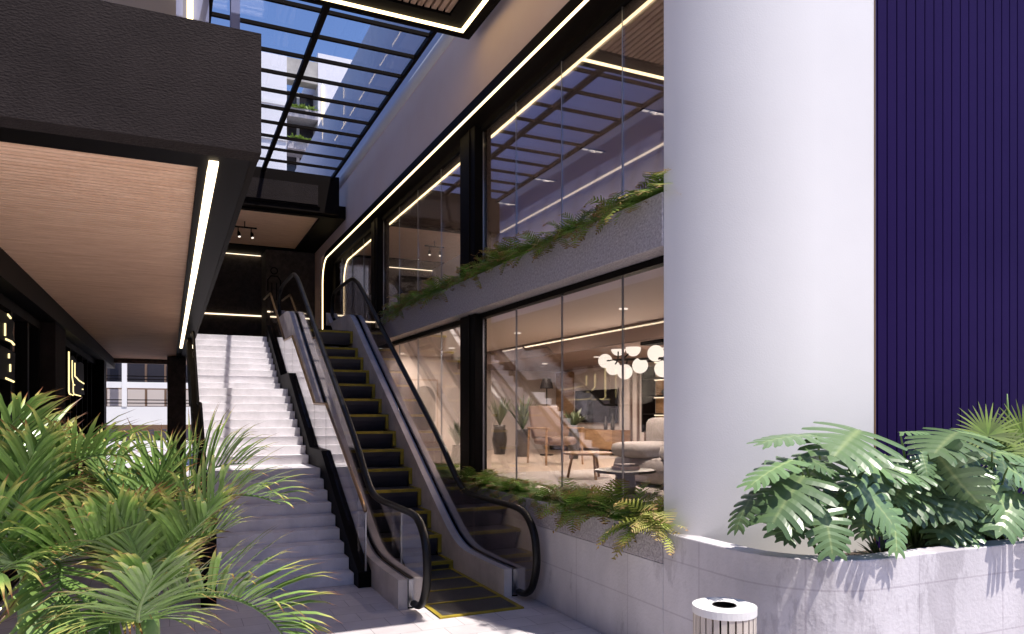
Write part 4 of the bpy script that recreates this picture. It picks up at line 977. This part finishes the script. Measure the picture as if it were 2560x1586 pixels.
def fan(label, root, heads, m_, seed, cat='palm', name='fan_palm', L=.3, nb=26):
    t = thing(name, label, cat, tuple(root)); rr2 = random.Random(seed)
    for i, (hd, nr, upd) in enumerate(heads):
        nr = nr.normalized(); upd = (upd-nr*upd.dot(nr)).normalized(); sd_ = nr.cross(upd); mb = MB()
        for k in range(nb):
            a = R(-125+250*k/(nb-1)); d_ = (upd*math.cos(a)+sd_*math.sin(a)).normalized(); wd = nr.cross(d_); yv = rr2.random(); ll = L*rr2.uniform(.85,1.05)*(1-.2*abs(a)/2.2)
            p = hd.copy(); pv = None
            for j in range(5):
                u = j/4; ww = .010*math.sin(math.pi*min(.97,.1+u*.87)); cur = (p-wd*ww, p+wd*ww)
                if pv: mb.face([pv[0],pv[1],cur[1],cur[0]], [(u,yv)]*4)
                pv = cur; p = p+(d_+nr*(.12)-UP*.25*u*u).normalized()*ll/4
        f_ = mb.build('leaf_fan', m_, t); mb = MB(); mb.tube([root, root.lerp(hd,.6)+UP*.03, hd], [.008,.007,.005], 6); mb.build('stalk', M['palmstem'], f_)
fr = P(2500,1390,6.0); fr.z = .88
fan('fine leaved green fan palm standing tall behind the right monstera', fr, [
 (P(2560,1090,5.90),n_(.3,1,0),UP),(P(2500,1130,5.86),n_(.6,1,-.3),UP-.5*Vector((1,0,0))),(P(2470,1090,5.87),n_(.5,1,-.2),UP-.2*Vector((1,0,0))),
 (P(2590,1150,5.84),n_(.6,.8,.2),UP+.5*Vector((1,0,0))),(P(2540,1180,5.87),n_(.8,.7,0),UP-.6*Vector((1,0,0))),(P(2430,1240,5.71),n_(.8,.7,0),UP),(P(2480,1290,5.68),n_(.7,.7,0),-camv)], M['fanpalm'], 5)
ly = P(2390,1390,6.45); ly.z = .88
fan('low yellow green leafy plant in the shade between the monsteras', ly, [
 (P(2380,1170,5.64),n_(.9,.4,0),-camv),(P(2430,1180,5.71),n_(.9,.4,.2),-camv+.5*UP),(P(2330,1200,5.57),n_(.9,.5,-.2),-camv),(P(2300,1260,5.47),n_(.6,.7,-.2),UP),(P(2350,1290,5.50),n_(.7,.7,0),UP),
 (P(2420,1300,5.60),n_(.7,.7,0),UP),(P(2220,1200,5.41),n_(.8,.5,0),UP),(P(2180,1260,5.30),n_(.8,.5,0),UP)], M['lime'], 9, 'plant', 'leafy_plant', .22, 18)
sr = P(2505,1390,6.97); sr.z = .88
t = thing('young_palm_spear', 'tall upright unopened palm spear behind the fan palm', 'palm', tuple(sr))
mb = MB(); mb.tube([sr, P(2520,1050,6.15), P(2518,985,6.15)], [.018,.014,.004], 8); mb.build('spear', M['palmstem'], t, smooth=True)
# low pebbles / roots: small shrubs of dark foliage filling the bed
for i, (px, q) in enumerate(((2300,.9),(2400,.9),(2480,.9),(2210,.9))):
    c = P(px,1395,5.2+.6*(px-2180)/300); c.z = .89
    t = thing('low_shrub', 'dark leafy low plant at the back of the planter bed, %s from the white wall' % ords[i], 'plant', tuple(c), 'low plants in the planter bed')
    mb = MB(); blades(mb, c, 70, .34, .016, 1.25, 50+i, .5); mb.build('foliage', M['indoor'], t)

# ---------------------------------------------------------------- buildings behind
tw = thing('white_tower', 'tall white tower with planted balconies seen through the skylight', 'building', (5, 27, 0))
TY = 27.0
def txy(px, py): 
    l = (px-1280)/1832; s, c = math.sin(TH), math.cos(TH); d = TY/(c-l*s); return d*(s+l*c), 2+d*(1032-py)/1832
xa = txy(600,300)[0]; xb = txy(717,300)[0]; xc = txy(795,300)[0]; ztop = txy(700,138)[1]; z2 = txy(760,150)[1]
mb = MB(); mb.box(xa, TY, 0, xb, TY+6, ztop); mb.box(xc, TY, 0, xc+9, TY+6, z2+.35); mb.build('wall', M['facade'], tw)
mrec = mat('balcony_panel', (.4,.37,.33), .8); noisy(mrec, (.34,.31,.28), (.46,.43,.38), 2, 8)
mb = MB(); mb.box(xb, TY+.02, txy(750,203)[1], xc, TY+.5, z2); mb.build('recess_panel', mrec, tw)
mb = MB(); mb.box(xb+.002, TY+1.0, 0, xc-.002, TY+5, txy(750,203)[1]); mb.build('recess_wall', M['fin'], tw)
for (ya, yb) in ((207,262),(292,335),(372,440)):
    za, zb_ = txy(750,yb)[1], txy(750,ya)[1]; w3 = (xc-xb)/2
    for j in range(2):
        mb = MB(); mb.box(xb+.05+j*w3, TY+.93, za, xb+w3-.08+j*w3, TY+.99, zb_); mb.build('window', M['facade_dark'], tw)
    mb = MB(); mb.box(xb+w3-.07, TY+.88, za, xb+w3+.03, TY+.95, zb_); mb.build('window_post', M['facade'], tw)
for (yy) in (270, 350):
    zz = txy(750,yy)[1]; mb = MB(); mb.box(xb+.01, TY-.02, zz-.35, xc-.01, TY+.9, zz-.02); pl2 = mb.build('balcony', M['granite'], tw)
    mb = MB()
    for q in range(26):
        blades(mb, (rnd.uniform(xb+.1,xc-.1), TY+rnd.uniform(0,.3), zz-.05), 8, .38, .03, 1.4, 900+q+yy, .9)
    mb.build('planting', M['fanpalm'], pl2)
for yy in (262, 350):
    zz = txy(690,yy)[1]; mb = MB(); mb.box(xa, TY-.06, zz, xb-.01, TY-.002, zz+.12); mb.build('string_course', M['white'], tw)
mb = MB(); xs = txy(807,300)[0]; mb.box(xs-.05, TY-.05, txy(807,380)[1], xs+.05, TY-.002, txy(807,215)[1]); mb.build('light_strip', M['led_soft'], tw)
# building beyond the passage
bb = thing('balcony_building', 'white banded building with glazed balconies beyond the covered passage', 'building', (2, 52, 0))
BY = 52.0
def bxy(px, py):
    l = (px-1280)/1832; s, c = math.sin(TH), math.cos(TH); d = BY/(c-l*s); return d*(s+l*c), 2+d*(1032-py)/1832
X0 = bxy(100,900)[0]; X1 = bxy(560,900)[0]; Xm = bxy(311,900)[0]
mb = MB(); mb.box(X0-10, BY, bxy(300,1063)[1], X1+10, BY+.3, bxy(300,1017)[1]); mb.box(X0-10, BY, bxy(300,970)[1], X1+10, BY+.3, bxy(300,955)[1]); mb.build('balcony_band', M['white'], bb)
mb = MB(); mb.box(Xm-.14, BY-.05, bxy(300,1017)[1], Xm+.14, BY+.4, 12); mb.build('column', M['white'], bb)
mb = MB(); mb.box(X0-10, BY+1.6, 0, X1+10, BY+8, 12); mb.build('wall', M['tan'], bb)
xx = X0; k = 0
while xx < X1+6:
    for (za, zb_) in ((bxy(300,1015)[1], bxy(300,972)[1]), (bxy(300,953)[1], bxy(300,905)[1])):
        mb = MB(); mb.box(xx, BY+1.52, za, xx+1.0, BY+1.598, zb_); mb.build('window', M['facade_dark'] if k % 2 else M['roomwall'], bb)
        k += 1
    xx += 1.15
for zc in (bxy(300,1008)[1], bxy(300,1000)[1], bxy(300,948)[1], bxy(300,940)[1]):
    mb = MB(); mb.box(X0-10, BY+.05, zc-.03, X1+10, BY+.1, zc+.03); mb.build('railing', M['black'], bb)
fn = thing('fin_screen', 'row of dark upright fins in front of a green lawn hedge', 'screen', (2, 46, 0))
mb = MB(); mb.box(X0-10, 48.5, 0, X1+10, 49, .9); mb.build('hedge', M['green_wall'], fn)
mb = MB(); xx = X0-4
while xx < X1+4: mb.box(xx, 48.0, 0, xx+.34, 48.3, 1.02); xx += .66
mb.build('fins', M['fin'], fn)
mb = MB(); mb.box(X0-10, 47.5, 0, X1+10, 47.9, .35); mb.build('kerb', M['white'], fn)
# upper left: glazed penthouse seen above the dark fascia
ph = thing('upper_left_block', 'blue glass upper storey with a white vertical lamp above the dark fascia', 'building', (-2, 9, 3.67))
PY = 8.8
def pxy(px, py):
    l = (px-1280)/1832; s, c = math.sin(TH), math.cos(TH); d = PY/(c-l*s); return d*(s+l*c), 2+d*(1032-py)/1832
a1, a2, a3 = pxy(300,30)[0], pxy(440,30)[0], pxy(523,30)[0]
mb = MB(); mb.box(a1-6, PY, 3.67, a2, 22, 9.5); mb.build('wall', M['facade_mid'], ph)
mb = MB(); mb.box(a2, PY+.05, 3.67, a3, 22, 9.5); mb.build('glazed_bay', M['bluegrey'], ph)
xl = pxy(475,30)[0]; mb = MB(); mb.box(xl-.03, PY-.03, 4.4, xl+.03, PY+.048, 7.2); mb.build('lamp_strip', M['led'], ph)
a4, a5 = pxy(578,30)[0], pxy(600,30)[0]; mb = MB(); mb.box(a4, PY, 5.7, a5, PY+.2, 9.5); mb.build('post', M['bluegrey'], ph)

# unseen blocks added to cut horizon light, behind and left; mirrored in the glazing
sb_ = thing('horizon_blocker_left', 'unseen grey block added on the left to cut horizon light', 'building', (-14, 4, 0))
mb = MB(); mb.box(-20, -14, 0, -14, 30, 11); mb.build('wall', M['facade_mid'], sb_)
for k in range(9):
    for j in range(3):
        mb = MB(); mb.box(-13.99, -12+k*4.4, 1.2+j*3.4, -13.93, -9.4+k*4.4, 3.4+j*3.4); mb.build('window', M['facade_dark'], sb_)
sb_ = thing('horizon_blocker_back', 'unseen grey block added behind the viewer to cut horizon light', 'building', (0, -16, 0))  # also added out of view, keeps low sky light off the walls
mb = MB(); mb.box(-20, -22, 0, 30, -16, 10); mb.build('wall', M['facade_mid'], sb_)
for k in range(10):
    for j in range(3):
        mb = MB(); mb.box(-17+k*4.4, -15.99, 1.0+j*3.1, -14.6+k*4.4, -15.93, 3.0+j*3.1); mb.build('window', M['facade_dark'], sb_)
